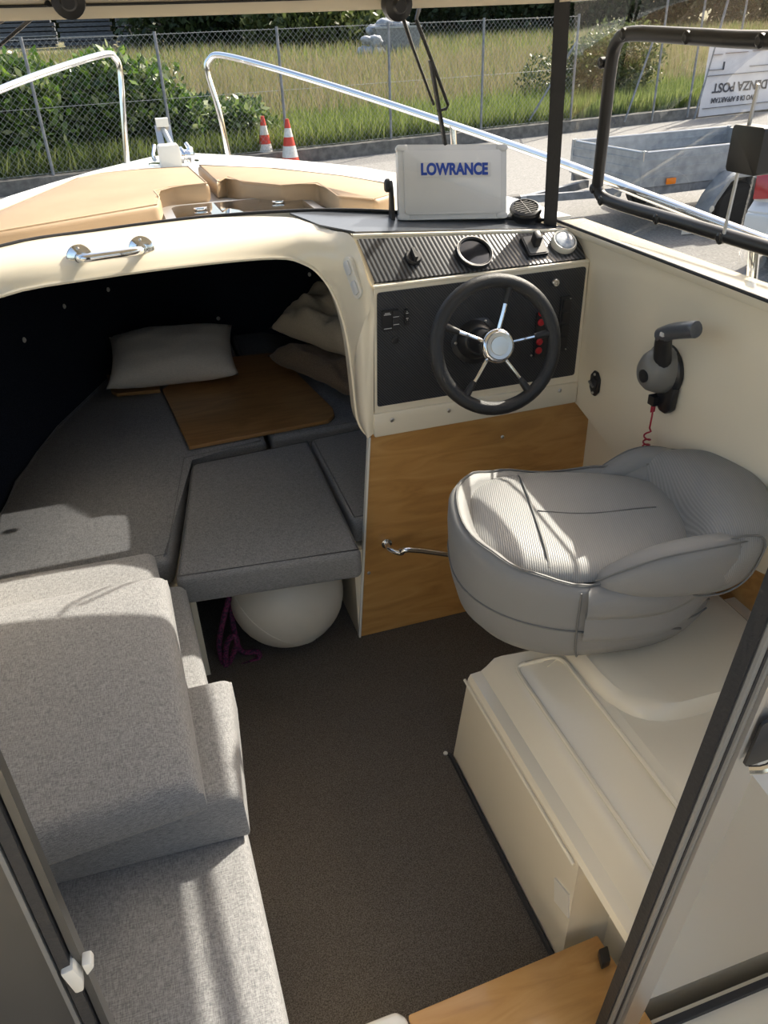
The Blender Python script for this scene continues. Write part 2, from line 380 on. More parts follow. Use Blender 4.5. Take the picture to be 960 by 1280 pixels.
# windscreen base curve and roof edge curve
WB = [V(p) for p in [(-.53, 1.93, 1.155), (-.29, 2.06, 1.2), (-.07, 2.14, 1.2), (.19, 2.18, 1.2), (.42, 2.15, 1.2), (.60, 2.10, 1.195), (.83, 2.02, 1.175), (1.09, 1.92, 1.155)]]
RT = [V(p) for p in [(-.44, 1.79, 1.645), (-.22, 1.88, 1.655), (-.03, 1.915, 1.655), (.19, 1.935, 1.655), (.40, 1.925, 1.655), (.56, 1.905, 1.652), (.78, 1.86, 1.648), (1.005, 1.785, 1.645)]]
WBs, RTs = spline(WB, 5), spline(RT, 5)
# roof
m = MB(); rr = [[], [], [], []]
bot = [V((p.x, p.y+.02, 1.70)) for p in RTs] + [V((1.03, .28, 1.70)), V((-.47, .28, 1.70))]
m.prism(bot, (0, 0, .05), .012, 2)
roof = struct(m.build('ceiling', 'gel'), 'cream cabin roof')
m = MB(); m.loft([[V((p.x, p.y+a, b)) for a, b in ((-.012, 1.652), (-.004, 1.641), (.016, 1.643), (.02, 1.71), (-.02, 1.71))] for p in RTs]); o = struct(m.build('trim_3', 'gel'), 'cream header beam along the windscreen top')
for sx_, nm in ((1, 'trim_9'), (-1, 'trim_10')):
    x0, x1 = (1.005, 1.03) if sx_ > 0 else (-.44, -.47)
    m = MB(); m.loft([[V((x0+a*sx_, 1.80, b)) for a, b in ((-.02, 1.642), (.03, 1.642), (.03, 1.71), (-.02, 1.71))], [V((x1+a*sx_, .28, b)) for a, b in ((-.02, 1.642), (.03, 1.642), (.03, 1.71), (-.02, 1.71))]]); struct(m.build(nm, 'gel'), 'cream roof beam over the side window')
m = MB(); m.tube([V((p.x, p.y-.0165, 1.664)) for p in RTs], .0028, 6); o = struct(m.build('trim_4', 'rub'), 'thin black seal under the roof edge')
m = MB(); m.loft([[p+V((0, -.004, -.002)) for p in WBs], [p+V((0, .012, 0)) for p in WBs], [V((p.x, p.y+.035, 1.142)) for p in WBs]], False); struct(m.build('trim_11', 'white'), 'white cowl under the windscreen')
# window_1: windscreen panes, gasket, corner post
w1 = sroot('window_1', (.28, 2.1, 1.15), 'wide curved windscreen')
def strip(A, B, t):
    m = MB(); off = V((0, t, 0)); m.loft([A, B], False); 
    return m
MB().loft([WBs, RTs], False).build('pane', 'wscreen', w1)
MB().tube([p+V((0, -.006, .002)) for p in WBs], .0045, 6).build('gasket', 'rub', w1)
pb, pt = PX(689, 277, 1.085), PX(703.5, -3, 1.0)
pb2 = V((1.085, 1.92, 1.15)); pt2 = V((1.0, 1.792, 1.66))
def post(a, b, wd, dp):
    m = MB(); a, b = V(a), V(b); m.bar(a, b, wd, dp, V((0, 1, 0))); return m
dirp = (CAM - (pb2+pt2)/2).normalized(); 
m = MB(); m.bar(pb2, pt2, .046, .034, V((dirp.x, dirp.y, 0)).cross(V((0, 0, 1)))); m.build('corner_post', 'rub', w1)
m = MB(); m.bar(V((-.525, 1.92, 1.15)), V((-.44, 1.79, 1.66)), .034, .034); m.build('corner_post', 'rub', w1)
# window_2: starboard side window
w2 = sroot('window_2', (1.06, 1.2, 1.15), 'starboard side window with black framed sliding pane')
SP0 = V((1.095, 1.2, 1.155)); sslope = (1.0-1.095)/(1.65-1.155)
SPN = V((1, 0, -sslope)).normalized()
def sw(y, z, o=0): return V((SP0.x + (z-SP0.z)*sslope + o, y, z))
m = MB(); m.face([sw(1.915, 1.155), sw(.42, 1.155), sw(.36, 1.65), sw(1.79, 1.65)]); m.build('pane', 'wside', w2)
m = MB(); m.tube([sw(1.92, 1.158), sw(.42, 1.158)], .004, 6); m.build('gasket', 'rub', w2)
fr = [PP(x, y, SP0, SPN) for x, y in [(962, 50), (790, 42), (772, 52), (764, 80), (748, 220), (748, 238), (764, 252), (962, 311)]]
frs = [fr[0], fr[0]*.5+fr[1]*.5, fr[1], fr[2], fr[3], fr[3]*.5+fr[4]*.5, fr[4], fr[5], fr[6], fr[6]*.5+fr[7]*.5, fr[7]]
y_aft = .62
full = frs + [sw(.75, frs[-1].z), sw(y_aft, frs[-1].z+.05), sw(y_aft, frs[0].z-.05), sw(.72, frs[0].z)]
MB().tube(full, .0135, 12, closed=True, smooth=4).build('sash', 'blk', w2)
for px, py in [(785, 42), (865, 46), (958, 50), (757, 78), (746, 235), (756, 250), (826, 273), (906, 297)]:
    p = PP(px, py, SP0, SPN) + V((-.004, 0, 0)); MB().lathe([(.011, 0), (.011, .009), (.006, .0125), (.003, .012)], p, (-1, 0, -.1), 12).build('bolt', 'blk', w2)
a, b = PP(948, 105, SP0+V((-.02, 0, 0)), SPN), PP(905, 292, SP0+V((-.02, 0, 0)), SPN)
MB().bar(a, b, .004, .005, V((0, 1, 0))).build('sash_edge', MT['lgry'], w2)
# window_3 : port side window
w3 = sroot('window_3', (-.5, 1.2, 1.15), 'port side window')
m = MB(); m.face([(-.53, 1.915, 1.155), (-.53, .42, 1.155), (-.44, .36, 1.65), (-.44, 1.79, 1.65)]); m.build('pane', 'wside', w3)
m = MB(); m.tube([(-.53, 1.92, 1.158), (-.53, .42, 1.158)], .004, 6); m.build('gasket', 'rub', w3)
# ------------------------------------------------------------------ doors (raked aft bulkhead)
def dy(z): return .529 - .084*z
d1 = sroot('door_1', (.6, .5, .1), 'aluminium framed glass door leaf on the starboard side')
J0, J1 = PX(748, 1282, .5), PX(962, 726, .5); jd = (J1-J0).normalized(); A0 = J0 - jd*.12; A1 = J0 + jd*1.55
ex = V((1, 0, 0)); back = V((0, -1, 0))
def stile(o0, o1, y0, y1, name, mm, par, bev=.003):
    m = MB(); q = []
    for e in (A0, A1): q.append([e+V((o0, y0, 0)), e+V((o1, y0, 0)), e+V((o1, y1, 0)), e+V((o0, y1, 0))])
    m.loft(q); return m.build(name, mm, par)
stile(-.001, .010, -.012, .006, 'gasket', 'rub', d1)
m = MB(); m.tube([A0+V((.006, -.014, 0)), A1+V((.006, -.014, 0))], .0045, 8); m.build('seal_bead', 'gry', d1)
stile(.012, .017, -.016, .004, 'gasket', 'rub', d1)
m = MB(); m.tube([A0+V((.0195, -.016, 0)), A1+V((.0195, -.016, 0))], .0035, 8); m.build('seal_bead', 'gry', d1)
stile(.022, .028, -.024, .004, 'frame_edge', 'alu', d1)
stile(.028, .066, -.019, .002, 'stile', 'alu', d1)
zb = .22
m = MB(); P0 = A0 + jd*((zb-A0.z)/jd.z); P1 = A1
m.face([P0+V((.06, -.008, 0)), P0+V((.52, -.008, 0)), P1+V((.52, -.008, 0)), P1+V((.06, -.008, 0))]); m.build('pane', 'wdoor', d1)
m = MB(); b0, b1 = PP(838, 1281, P0+V((0, -.014, 0)), V((0, 1, 0))), PP(962, 1224, P0+V((0, -.014, 0)), V((0, 1, 0)))
bz = (b0.z+b1.z)/2
m.box(((b0.x+1.0)/2-.02, P0.y-.012, bz-.008), (1.0-b0.x+.05, .012, .016)); m.build('seal', 'rub', d1)
m = MB(); m.box((.78, P0.y-.012, bz-.05), (.55, .02, .068)); m.build('bottom_rail', 'white', d1)
hp = PP(948, 935, A0+V((0, -.022, 0)), V((0, 1, .084)))
m = MB(); m.prism(rrect(hp+V((.012, 0, .012)), (1, 0, 0), jd, .05, .075, .006), (0, -.004, 0)); o = m.build('latch_plate', 'blk', d1)
MB().tube([hp+V((-.016, -.010, -.018)), hp+V((.0, -.018, -.012)), hp+V((.03, -.018, .004))], .005, 8, smooth=3).build('pull', 'chrome', d1)
# port side door leaf
d2 = sroot('door_2', (-.3, .5, .1), 'dark edged sliding door leaf on the port side')
L0, L1 = PX(136, 1284, -.175), PX(-4, 958, -.175); ld = (L1-L0).normalized(); A0, A1 = L0 - ld*.5, L0 + ld*.9
stile(-.004, .003, -.004, .012, 'frame_edge', 'smoke', d2)
stile(-.016, -.006, -.010, .010, 'gasket', 'rub', d2)
stile(-.022, -.018, -.012, .006, 'frame_edge', 'gry', d2)
m = MB(); m.prism([A0+V((-.022, -.004, 0)), A0+V((-.38, -.004, 0)), A1+V((-.38, -.004, 0)), A1+V((-.022, -.004, 0))], (0, .008, 0)); m.build('leaf_panel', 'smoke', d2)
lp = PX(97, 1206, -.178)
m = MB(); m.prism([lp+V(q) for q in [(-.012, -.014, .014), (.0, -.014, .017), (.004, -.014, -.004), (.001, -.014, -.022), (-.007, -.014, -.023)]], (0, .018, 0), .002); m.build('latch', 'offw', d2)
m = MB(); m.prism([lp+V(q) for q in [(.006, -.01, .012), (.015, -.01, .011), (.016, -.01, .003), (.007, -.01, -.008)]], (0, .014, 0), .002); m.build('latch_catch', 'offw', d2)
# ------------------------------------------------------------------ cuddy liner
def hw(y):   # half width of the berth at cushion level
    pts = [(1.7, .845), (2.0, .83), (2.38, .80), (2.8, .67), (3.24, .475), (3.5, .30), (3.66, .10), (3.70, 0.0)]
    for (a, wa), (b, wb) in zip(pts, pts[1:]):
        if y <= b: return wa + (wb-wa)*(y-a)/(b-a)
    return 0
ys = [1.80, 1.95, 2.1, 2.25, 2.4, 2.6, 2.8, 3.0, 3.2, 3.35, 3.5, 3.6, 3.66, 3.695]
pth = [(XA - hw(y), y) for y in ys] + [(XA + hw(y), y) for y in reversed(ys)]
m = MB(); rings = []
for z, k in ((.30, -.02), (.6, .03), (.9, .05), (1.122, .06)):
    rings.append([V((x + (k if x > XA else -k), y + (k*.6 if y > 3 else 0), z)) for x, y in pth])
m.loft(rings, False); liner = struct(m.build('wall_cuddy', 'navy', sharp=60), 'dark navy carpet lining of the sleeping cuddy')
HX0, HX1, HY0, HY1 = .13, .56, 2.26, 2.64            # hatch opening in the deck
def holed(outer, hole, z, t, name, mm):
    m = MB(); bm = m.bm; es = []
    for lp_ in (outer, hole):
        vv = [bm.verts.new(V((x, y, z))) for x, y in lp_]
        es += [bm.edges.new((vv[i], vv[(i+1) % len(vv)])) for i in range(len(vv))]
    bmesh.ops.triangle_fill(bm, use_beauty=True, use_dissolve=False, edges=es)
    r = bmesh.ops.extrude_face_region(bm, geom=list(bm.faces)); bmesh.ops.translate(bm, verts=[v for v in r['geom'] if isinstance(v, bmesh.types.BMVert)], vec=(0, 0, t))
    return m.build(name, mm, sharp=30)
hole = [(HX0, HY0), (HX1, HY0), (HX1, HY1), (HX0, HY1)]
lo_ = [(x, y) for x, y in [(r.x, r.y) for r in rings[-1]] if y > 2.0]
struct(holed(lo_, hole, 1.10, .02, 'ceiling_cuddy', 'navy'), 'dark navy lining under the foredeck')
buttons = bvh(liner)
for px, py in [(80, 383), (135, 362), (30, 425), (273, 398), (342, 422), (387, 343)]:
    k = ray(px, py).normalized(); h = buttons.ray_cast(CAM, k)
    if h[0] is None: continue
    p, n = h[0], h[1]
    if n.dot(k) > 0: n = -n
    o = MB().lathe([(.0095, 0), (.0095, .002), (.005, .006), (.001, .0065)], p, n, 12).build('liner_button', 'offw')
    tag(o, 'small round off-white snap button on the navy cuddy lining', 'button', 'snap buttons on the cuddy lining')
# foredeck and hull
def dk(y):
    pts = [(1.0, .93), (1.9, .92), (2.4, .89), (2.8, .79), (3.2, .66), (3.6, .44), (3.9, .22), (4.08, .06)]
    for (a, wa), (b, wb) in zip(pts, pts[1:]):
        if y <= b: return wa + (wb-wa)*(y-a)/(b-a)
    return .04
yd = [2.0, 2.3, 2.6, 2.9, 3.2, 3.45, 3.7, 3.9, 4.05]
outer = [(XA - dk(y), y) for y in yd] + [(XA + dk(y), y) for y in reversed(yd)]
struct(holed(outer, hole, 1.125, .02, 'foredeck', 'white'), 'white foredeck of the boat')
m = MB(); rings = []
yh = [-1.5, 0, 1.0, 1.9, 2.4, 2.8, 3.2, 3.6, 3.9, 4.08]
for y in yh:
    b = dk(max(y, 1.0)); k = max(0, (y-1.9)/2.2); hb = hw(max(y, 1.7)); b9 = max(b*(1.0-.04*k), hb+.085); b1 = max(b*(.97-.5*k), hb+.05)
    rings.append([V((XA-b, y, 1.13)), V((XA-b9, y, .9)), V((XA-b1, y, .15+.10*k)), V((XA, y, -.42+.95*k*k)), V((XA+b1, y, .15+.10*k)), V((XA+b9, y, .9)), V((XA+b, y, 1.13))])
m.loft(rings, False); struct(m.build('hull', 'white', sharp=50, sub=0), 'white hull of the boat')
# side decks
for s, nme in ((1, 'side_deck'), (-1, 'side_deck')):
    x0 = XW+.06 if s > 0 else XP-.05
    m = MB(); m.prism([V((x0, -1.5, 1.09)), V((x0, 2.02, 1.09)), V((XA+s*dk(2.0), 2.02, 1.09)), V((XA+s*.93, 1.0, 1.09)), V((XA+s*.93, -1.5, 1.09))], (0, 0, .02)); struct(m.build(nme, 'white'), 'narrow white side deck')
# ------------------------------------------------------------------ arch fascia between windscreen and cuddy
inner = [(-.55, 1.86, .55), (-.54, 1.87, .88), (-.46, 1.9, 1.05)]
inner = [V(p) for p in inner] + [PY(0, 370, 1.93), PY(120, 347, 1.95), PY(250, 330, 1.96), PY(345, 322, 1.95), PY(380, 329, 1.93), PY(402, 345, 1.91), PY(421, 376, 1.89), PY(434, 420, 1.87), PY(441, 470, 1.85), PY(446, 517, 1.83), PY(452, 535, 1.815), PY(462, 546, 1.80)]
outer_ = [V((-.555, 1.76, .55)), V((-.555, 1.76, .9)), V((-.55, 1.9, 1.15)), WB[1]+V((0, -.01, 0)), WB[2]+V((0, -.01, 0)), WB[3]+V((0, -.01, 0)), PZ(352, 271, 1.197), PZ(385, 278, 1.193), PZ(415, 288, 1.185), PY(441, 297, 1.86), PY(459, 348, 1.775), PY(467, 372, 1.763), PY(467, 440, 1.763), PY(467, 500, 1.763), PY(467, 542, 1.763)]
def smoothl(L): return spline(L, 4)
I_, O_ = smoothl(inner), smoothl(outer_)
rings = []
cv = V((XA, 1.95, .75))
for k in (0, .15, .3, .45, .6, .75, .9, 1.0):
    rings.append([a*(1-k)+b*k + ((V((0, -1, .35)).normalized())*(.035*math.sin(math.pi*k)) if i < 44 else V((-.3, -.3, 0))*(.06*math.sin(math.pi*k))) for i, (a, b) in enumerate(zip(I_, O_))])
lip = [p + V((0, .055, 0)) for p in I_]
m = MB(); m.loft([lip] + rings, False); arch = struct(m.build('wall_front', 'gel', sharp=50), 'cream moulded arch over the cuddy opening')
archb = bvh(arch)
m = MB(); m.tube([p + V((0, .0, 0)) for p in I_], .005, 6); struct(m.build('trim_5', 'gel'), 'rolled cream edge of the cuddy arch')
# ================================================================== HELM CONSOLE
YC = 1.763
con = thing('helm_console', (.82, 1.85, .69), 'cream helm console with black carbon-look panels, switches and gauges', 'console')
sTL, sTR, sBR, sBL = PY(447, 301, 1.86), PY(719, 293, 1.86), PY(733, 325, YC), PY(466, 360, YC)
m = MB()
tl, tr = PY(440, 294, 1.872), PY(721, 287, 1.872)
bl, br = PY(467, 543, YC-.004), PY(745, 498, YC-.004)
rbL, rbR = V((.60, 2.10, 1.185)), V((1.10, 1.925, 1.145))
fl_, fr_ = PY(467, 362, YC), PY(736, 328, YC)
bk = V((0, .06, 0))
# front frame, slope frame and top as one closed body
def quad(mm, a, b, c, d): mm.face([a, b, c, d])
bl.z = .695; br = V((1.12, YC-.004, .695)); bl.x = .522
prof = lambda L: L
left = [bl, fl_, tl, V((tl.x+.02, 2.10, 1.19)), V((.58, 2.10, .9)), V((.56, 1.85, .695))]
right = [br, fr_, tr, rbR, V((1.12, 1.95, .9)), V((1.12, 1.85, .695))]
m.loft([left, right]); m.build('body', 'gel', con, sharp=25)
# lip below the front panel
m = MB(); m.prism([V((bl.x-.004, YC-.012, .690)), V((1.118, YC-.012, .690)), V((1.118, YC-.012, .752)), V((bl.x-.004, YC-.012, .757))], (0, .02, 0), .005, 2); m.build('lower_lip', 'gel', con)
def proud(pts, n, t, bev=0): 
    m = MB(); m.prism([p+n*t for p in pts], -n*t*1.0, bev); return m
def inset_round(P, r, k=4):
    out = []
    for i in range(4):
        a, b, c = P[i-1], P[i], P[(i+1) % 4]; u, v = (a-b).normalized(), (c-b).normalized()
        for q in range(k+1):
            t = q/k; p0 = b+u*r; p2 = b+v*r
            out.append(p0*(1-t)**2 + b*2*t*(1-t) + p2*t*t)
    return out
FP = [PY(471, 366, YC), PY(732, 333, YC), PY(717, 468, YC), PY(471, 508, YC)]
proud(inset_round(FP, .008), V((0, -1, 0)), .004).build('front_panel', 'carb', con)
def onq(u, v): return (fl_*(1-u)+fr_*u)*(1-v) + (tl*(1-u)+tr*u)*v
sn = ((fr_-fl_).cross(tl-fl_) + (fr_-tr).cross(tl-tr)).normalized()
if sn.y > 0: sn = -sn
sn = (tr-fl_).cross(tl-fr_).normalized()
if sn.y > 0: sn = -sn
SLP = [onq(.015, .90), onq(.985, .90), onq(.985, .12), onq(.015, .12)]
MB().loft([[onq(.012+.976*i/12, v)+sn*t for i in range(13)] for v, t in ((.10, -.002), (.10, .005), (.5, .005), (.90, .005), (.90, -.002))], False).build('sloped_panel', 'carbs', con)
SC0 = onq(.5, .5)
m = MB(); m.tube([onq(0, .98)+sn*.001, onq(1, .98)+sn*.001], .005, 8); m.tube([onq(0, .03)+sn*.001, onq(1, .03)+sn*.001], .005, 8); m.build('edge_trim', 'gel', con)
# dash top
dn = ((tr-tl).cross(rbL-tl)).normalized()
if dn.z < 0: dn = -dn
DT = [tl+V((.012, .012, .001)), tr+V((-.02, .010, .001)), rbR+V((-.03, -.02, .002)), V((.84, 2.012, 1.176)), V((.62, 2.09, 1.188)), PZ(440, 264, 1.192), PZ(362, 268, 1.196), PZ(400, 283, 1.19)]
m = MB(); m.prism([p+V((0, 0, .004)) for p in DT], (0, 0, -.004)); m.build('dash_top', 'dash', con)
dashp = (tl+V((0, 0, .004)))
def dashat(px, py): return PP(px, py, V((.8, 1.95, 1.172)), dn)
for px, py in [(490, 525), (561, 513), (700, 488)]:
    screw(con, PY(px, py, YC-.0125), (0, -1, 0), .006)
# gauge, knob, square switch, white compass gauge on the slope
def onslope(px, py): return PP(px, py, SC0+sn*.005, sn)
sx, sy, _ = frame_of(sn)
g = onslope(592, 318)
o = MB().lathe([(.047, 0), (.047, .010), (.043, .013), (.040, .012), (.040, .006)], g, sn, 32).build('gauge', 'blk', con)
MB().lathe([(.0405, .0062), (.0405, .0075), (.001, .0085)], g, sn, 32).build('lens', 'lens', o)
MB().tube([g + sn*.0125 + (sx*math.cos(a)+sy*math.sin(a))*.0455 for a in [i*2*math.pi/36 for i in range(36)]], .0014, 6, closed=True).build('bezel', 'steel', o)
k_ = onslope(516, 323)
o = MB().lathe([(.021, 0), (.021, .006), (.018, .010), (.001, .010)], k_, sn, 20).build('ignition_switch', 'blk', con)
MB().box(k_+sn*.016, (.008, .03, .014), M((sx, sy, sn)).transposed()).build('knob', 'rub', o)
MB().tube([k_ + sn*.0085 + (sx*math.cos(a)+sy*math.sin(a))*.0175 for a in [i*math.pi*2/20 for i in range(20)]], .0012, 5, closed=True).build('bezel', 'red', o)
q_ = onslope(667, 309)
o = MB().prism(rrect(q_+sn*.010, sx, sy, .058, .062, .004), -sn*.010).build('trim_tab_switch', 'blk', con)
MB().prism(rrect(q_+sn*.0105, sx, sy, .050, .054, .004), sn*.0012).build('face_plate', 'gry', o)
m = MB(); m.prism([q_+sn*.0115+sx*a+sy*b for a, b in [(-.009, -.012), (.009, -.012), (.009, .014), (-.009, .014)]], sn*.028+sy*.006, .003); m.build('rocker', 'blk', o)
c_ = onslope(703, 306)
o = MB().lathe([(.033, 0), (.034, .014), (.031, .019), (.028, .018), (.028, .014)], c_, sn, 28).build('compass_gauge', 'offw', con)
MB().lathe([(.0282, .014), (.024, .0195), (.012, .0225), (.0005, .0235)], c_, sn, 28).build('lens', 'lensc', o)
# left switch panel on the front panel
def onfront(px, py, t=.004): return PY(px, py, YC-t)
nf = V((0, -1, 0)); fx, fz = V((1, 0, 0)), V((0, 0, 1))
p1 = onfront(488, 400)
o = MB().prism(rrect(p1+nf*.005, fx, fz, .044, .052, .003), -nf*.005).build('switch_panel', 'blk', con)
MB().prism(rrect(p1+nf*.009+fx*.012, fx, fz, .017, .046, .002), -nf*.004).build('rocker', 'rub', o)
for dz in (.009, -.010): MB().box(p1+nf*.0094+fx*.012+fz*dz, (.015, .001, .0012)).build('marking', 'lgry', o)
for dz, wq in ((.019, .013), (.0155, .018), (-.019, .02)): MB().box(p1+nf*.0054+fx*(-.009)+fz*dz, (wq, .001, .0016)).build('marking', 'lgry', o)
p2 = onfront(508, 396)
o = MB().prism(rrect(p2+nf*.006, fx, fz, .010, .040, .002), -nf*.006).build('indicator_strip', 'blk', con)
for dz in (.015, .011, -.002, -.006): MB().box(p2+nf*.0064+fz*dz, (.006 if dz in (.011, -.002) else .0015, .001, .0015)).build('marking', 'lgry', o)
MB().lathe([(.009, 0), (.009, .003), (.006, .004), (.001, .004)], onfront(494, 425), nf, 14).build('blank_plug', 'blk', con)
# right fuse panels with red buttons
p3 = onfront(676, 418)
o = MB().prism(rrect(p3+nf*.006, fx, fz, .036, .122, .003), -nf*.006).build('fuse_panel', 'blk', con)
for px, py in [(677, 391), (676, 403), (674, 427), (673, 438)]:
    b_ = PY(px, py, YC-.010)
    MB().lathe([(.0095, 0), (.0095, .003), (.007, .006), (.001, .0065)], b_, nf, 14).build('button', 'red', o)
screw(o, PY(664, 444, YC-.010), nf, .003)
p4 = onfront(704, 405)
o = MB().prism(rrect(p4+nf*.005, fx, fz, .030, .150, .003), -nf*.005).build('rocker_panel', 'rub', con)
for i in range(4): MB().prism(rrect(p4+nf*.009+fz*(.054-.033*i), fx, fz, .018, .025, .002), -nf*.004).build('rocker', 'blk', o)
for dz in (.069, -.069): screw(o, p4+nf*.005+fz*dz+fx*.011, nf, .002)
ig = onfront(694, 353)
o = MB().lathe([(.011, 0), (.011, .004), (.008, .008), (.005, .008), (.004, .004)], ig, nf, 16).build('key_lock', 'steel', con)
# pale oval switch plate on the console flank
k = ray(443, 347).normalized(); h = archb.ray_cast(CAM, k); hp_, hn = h[0], h[1]
if hn.dot(k) > 0: hn = -hn
axl = (PY(455, 368, 1.79) - PY(434, 325, 1.84)).normalized(); axl = (axl-hn*axl.dot(hn)).normalized(); axs = hn.cross(axl)
o = MB().prism(rrect(hp_+hn*.008, axs, axl, .034, .105, .016), -hn*.02, .003).build('flank_switch_plate', 'offw', con)
for t in (-.026, .026): MB().prism(rrect(hp_+hn*.012+axl*t, axs, axl, .020, .034, .007), -hn*.006, .002).build('rocker', 'lgry', o)
# ------------------------------------------------------------------ steering wheel
wn = V((-.06, -.95, .30)).normalized(); wc = PY(620, 432, 1.585); wx, wy, _ = frame_of(wn)
sw_ = thing('steering_wheel', PY(600, 430, YC), 'black leather steering wheel with five thin steel spokes on the helm', 'steering wheel')
WR = .148
MB().tube([wc + (wx*math.cos(a)+wy*math.sin(a))*WR for a in [i*2*math.pi/56 for i in range(56)]], .0165, 14, closed=True).build('rim', 'leather', sw_)
hubc = wc - wn*.012
o = MB().lathe([(.030, -.03), (.036, -.012), (.040, .012), (.040, .026), (.037, .032), (.033, .034)], hubc, wn, 32).build('hub', 'chrome', sw_)
MB().lathe([(.033, .0335), (.031, .037), (.0225, .036), (.0215, .0385), (.001, .039)], hubc, wn, 32).build('hub_cap', 'steel', o)
for adeg in (72, 155, 232, 303, 6):
    a = math.radians(adeg); dr = wx*math.cos(a)+wy*math.sin(a)
    MB().tube([hubc+dr*.036+wn*.006, wc+dr*.085, wc+dr*(WR-.004)], .0048, 8).build('spoke', 'chrome', sw_)
    MB().tube([wc+dr*.098+wn*-.001, wc+dr*(WR-.008)], lambda t: .0068+.0035*t, 10).build('spoke_sleeve', 'leather', sw_)
base_ = PY(592, 424, YC-.004)
m = MB(); m.lathe([(.062, 0), (.062, .008), (.050, .014), (.040, .05), (.034, .055)], base_, (hubc-base_), 28); m.build('column_boot', 'blk', sw_)
m = MB(); m.tube([base_, hubc], .030, 18); m.build('column', 'blk', sw_)
for a in (60, 180, 300): screw(sw_, base_+V((math.cos(math.radians(a))*.054, -.009, math.sin(math.radians(a))*.054)), nf, .004)
# ------------------------------------------------------------------ chart plotter
fc = dashat(566, 276) + V((0, -.005, .0)); pn = V((-.13, -.93, .30)).normalized(); pxx, pyy, _ = frame_of(pn)
cs = [PP(x, y, fc, pn) for x, y in [(497, 181), (634, 180), (632, 273), (499, 275)]]
cc = (cs[0]+cs[1]+cs[2]+cs[3])/4; PW = ((cs[1]-cs[0]).length+(cs[2]-cs[3]).length)/2; PH = ((cs[0]-cs[3]).length+(cs[1]-cs[2]).length)/2
plot = thing('chart_plotter', dashat(566, 276), 'chart plotter under a pale grey cover lettered in blue, on the dash', 'chart plotter')
pxx = ((cs[1]-cs[0])+(cs[2]-cs[3])).normalized(); pyy = pn.cross(pxx).normalized()
o = MB().prism(rrect(cc, pxx, pyy, PW, PH, .016), -pn*.030, .006, 3).build('cover', 'lgry', plot)
MB().prism(rrect(cc+pn*.0035, pxx, pyy, PW*.90, PH*.86, .010), -pn*.006, .003, 2).build('raised_face', 'lgry', o)
for sx_ in (-1, 1):
    MB().prism(rrect(cc+pxx*(sx_*(PW/2-.012))+pyy*(PH/2-.008)+pn*.0015, pxx, pyy, .030, .015, .006), -pn*.02, .003).build('corner_grip', 'lgry', o)
    MB().prism(rrect(cc+pxx*(sx_*(PW/2-.012))-pyy*(PH/2-.008)+pn*.0015, pxx, pyy, .030, .015, .006), -pn*.02, .003).build('corner_grip', 'lgry', o)
tcx = PP(568, 212, cc+pn*.0045, pn)
MB().prism(rrect(tcx, pxx, pyy, PW*.68, PH*.19, .003), -pn*.002).build('name_strip', 'lgry', o)
textmesh('lettering', 'LOWRANCE', PH*.21, 'blue', o, tcx+pn*.0006, pxx, pyy, bold=.0017, sx=(PW*.60)/(PH*.21*5.45))
MB().prism(rrect(cc-pn*.031, pxx, pyy, PW*.95, PH*.92, .012), -pn*.035, .006).build('body', 'blk', plot)
for sx_ in (-1, 1):
    e = cc+pxx*(sx_*(PW/2+.008) if sx_ < 0 else PW/2-.012)-pn*(.038 if sx_ < 0 else .05)
    m = MB(); m.prism([e+pyy*(-PH/2-.012)-pn*.03, e+pyy*(-PH/2-.012)+pn*.025, e+pyy*(-.01)+pn*.012, e+pyy*.014, e+pyy*(-.01)-pn*.012], pxx*(.010*sx_), .003); m.build('bracket_arm', 'blk', plot)
    MB().lathe([(.017, 0), (.017, .008), (.013, .012), (.001, .012)], e+pxx*(.010*sx_), pxx*sx_, 16).build('clamp_knob', 'rub', plot)
bb = cc - pyy*(PH/2+.012) - pn*.030
MB().prism(rrect(V((bb.x, bb.y, bb.z)), pxx, V((0, 1, .02)), PW*.98, .08, .01), (0, 0, -.022), .003).build('bracket_base', 'blk', plot)
# ------------------------------------------------------------------ defroster vent
vp = dashat(655, 275); va = V((-.10, -.35, .95)).normalized()
vent = thing('defroster_vent', vp, 'round black swivel air vent on the dash beside the chart plotter', 'air vent')
MB().lathe([(.047, -.004), (.047, .004), (.043, .008), (.040, .024), (.043, .030), (.041, .038), (.034, .041), (.0325, .038), (.0325, .026)], vp, va, 32).build('housing', 'blk', vent)
vx, vy, _ = frame_of(va, V((0, 1, 0)))
MB().lathe([(.032, .024), (.001, .0245)], vp, va, 24).build('throat', 'rub', vent)
for i in range(-3, 4):
    d_ = i*.0088; L_ = math.sqrt(max(.0325**2-d_*d_, 1e-6))
    MB().bar(vp+va*.036+vy*d_-vx*L_, vp+va*.036+vy*d_+vx*L_, .0018, .006, va).build('slat', 'gry', vent)
MB().bar(vp+va*.038-vy*.032, vp+va*.038+vy*.032, .002, .004, va).build('slat', 'gry', vent)
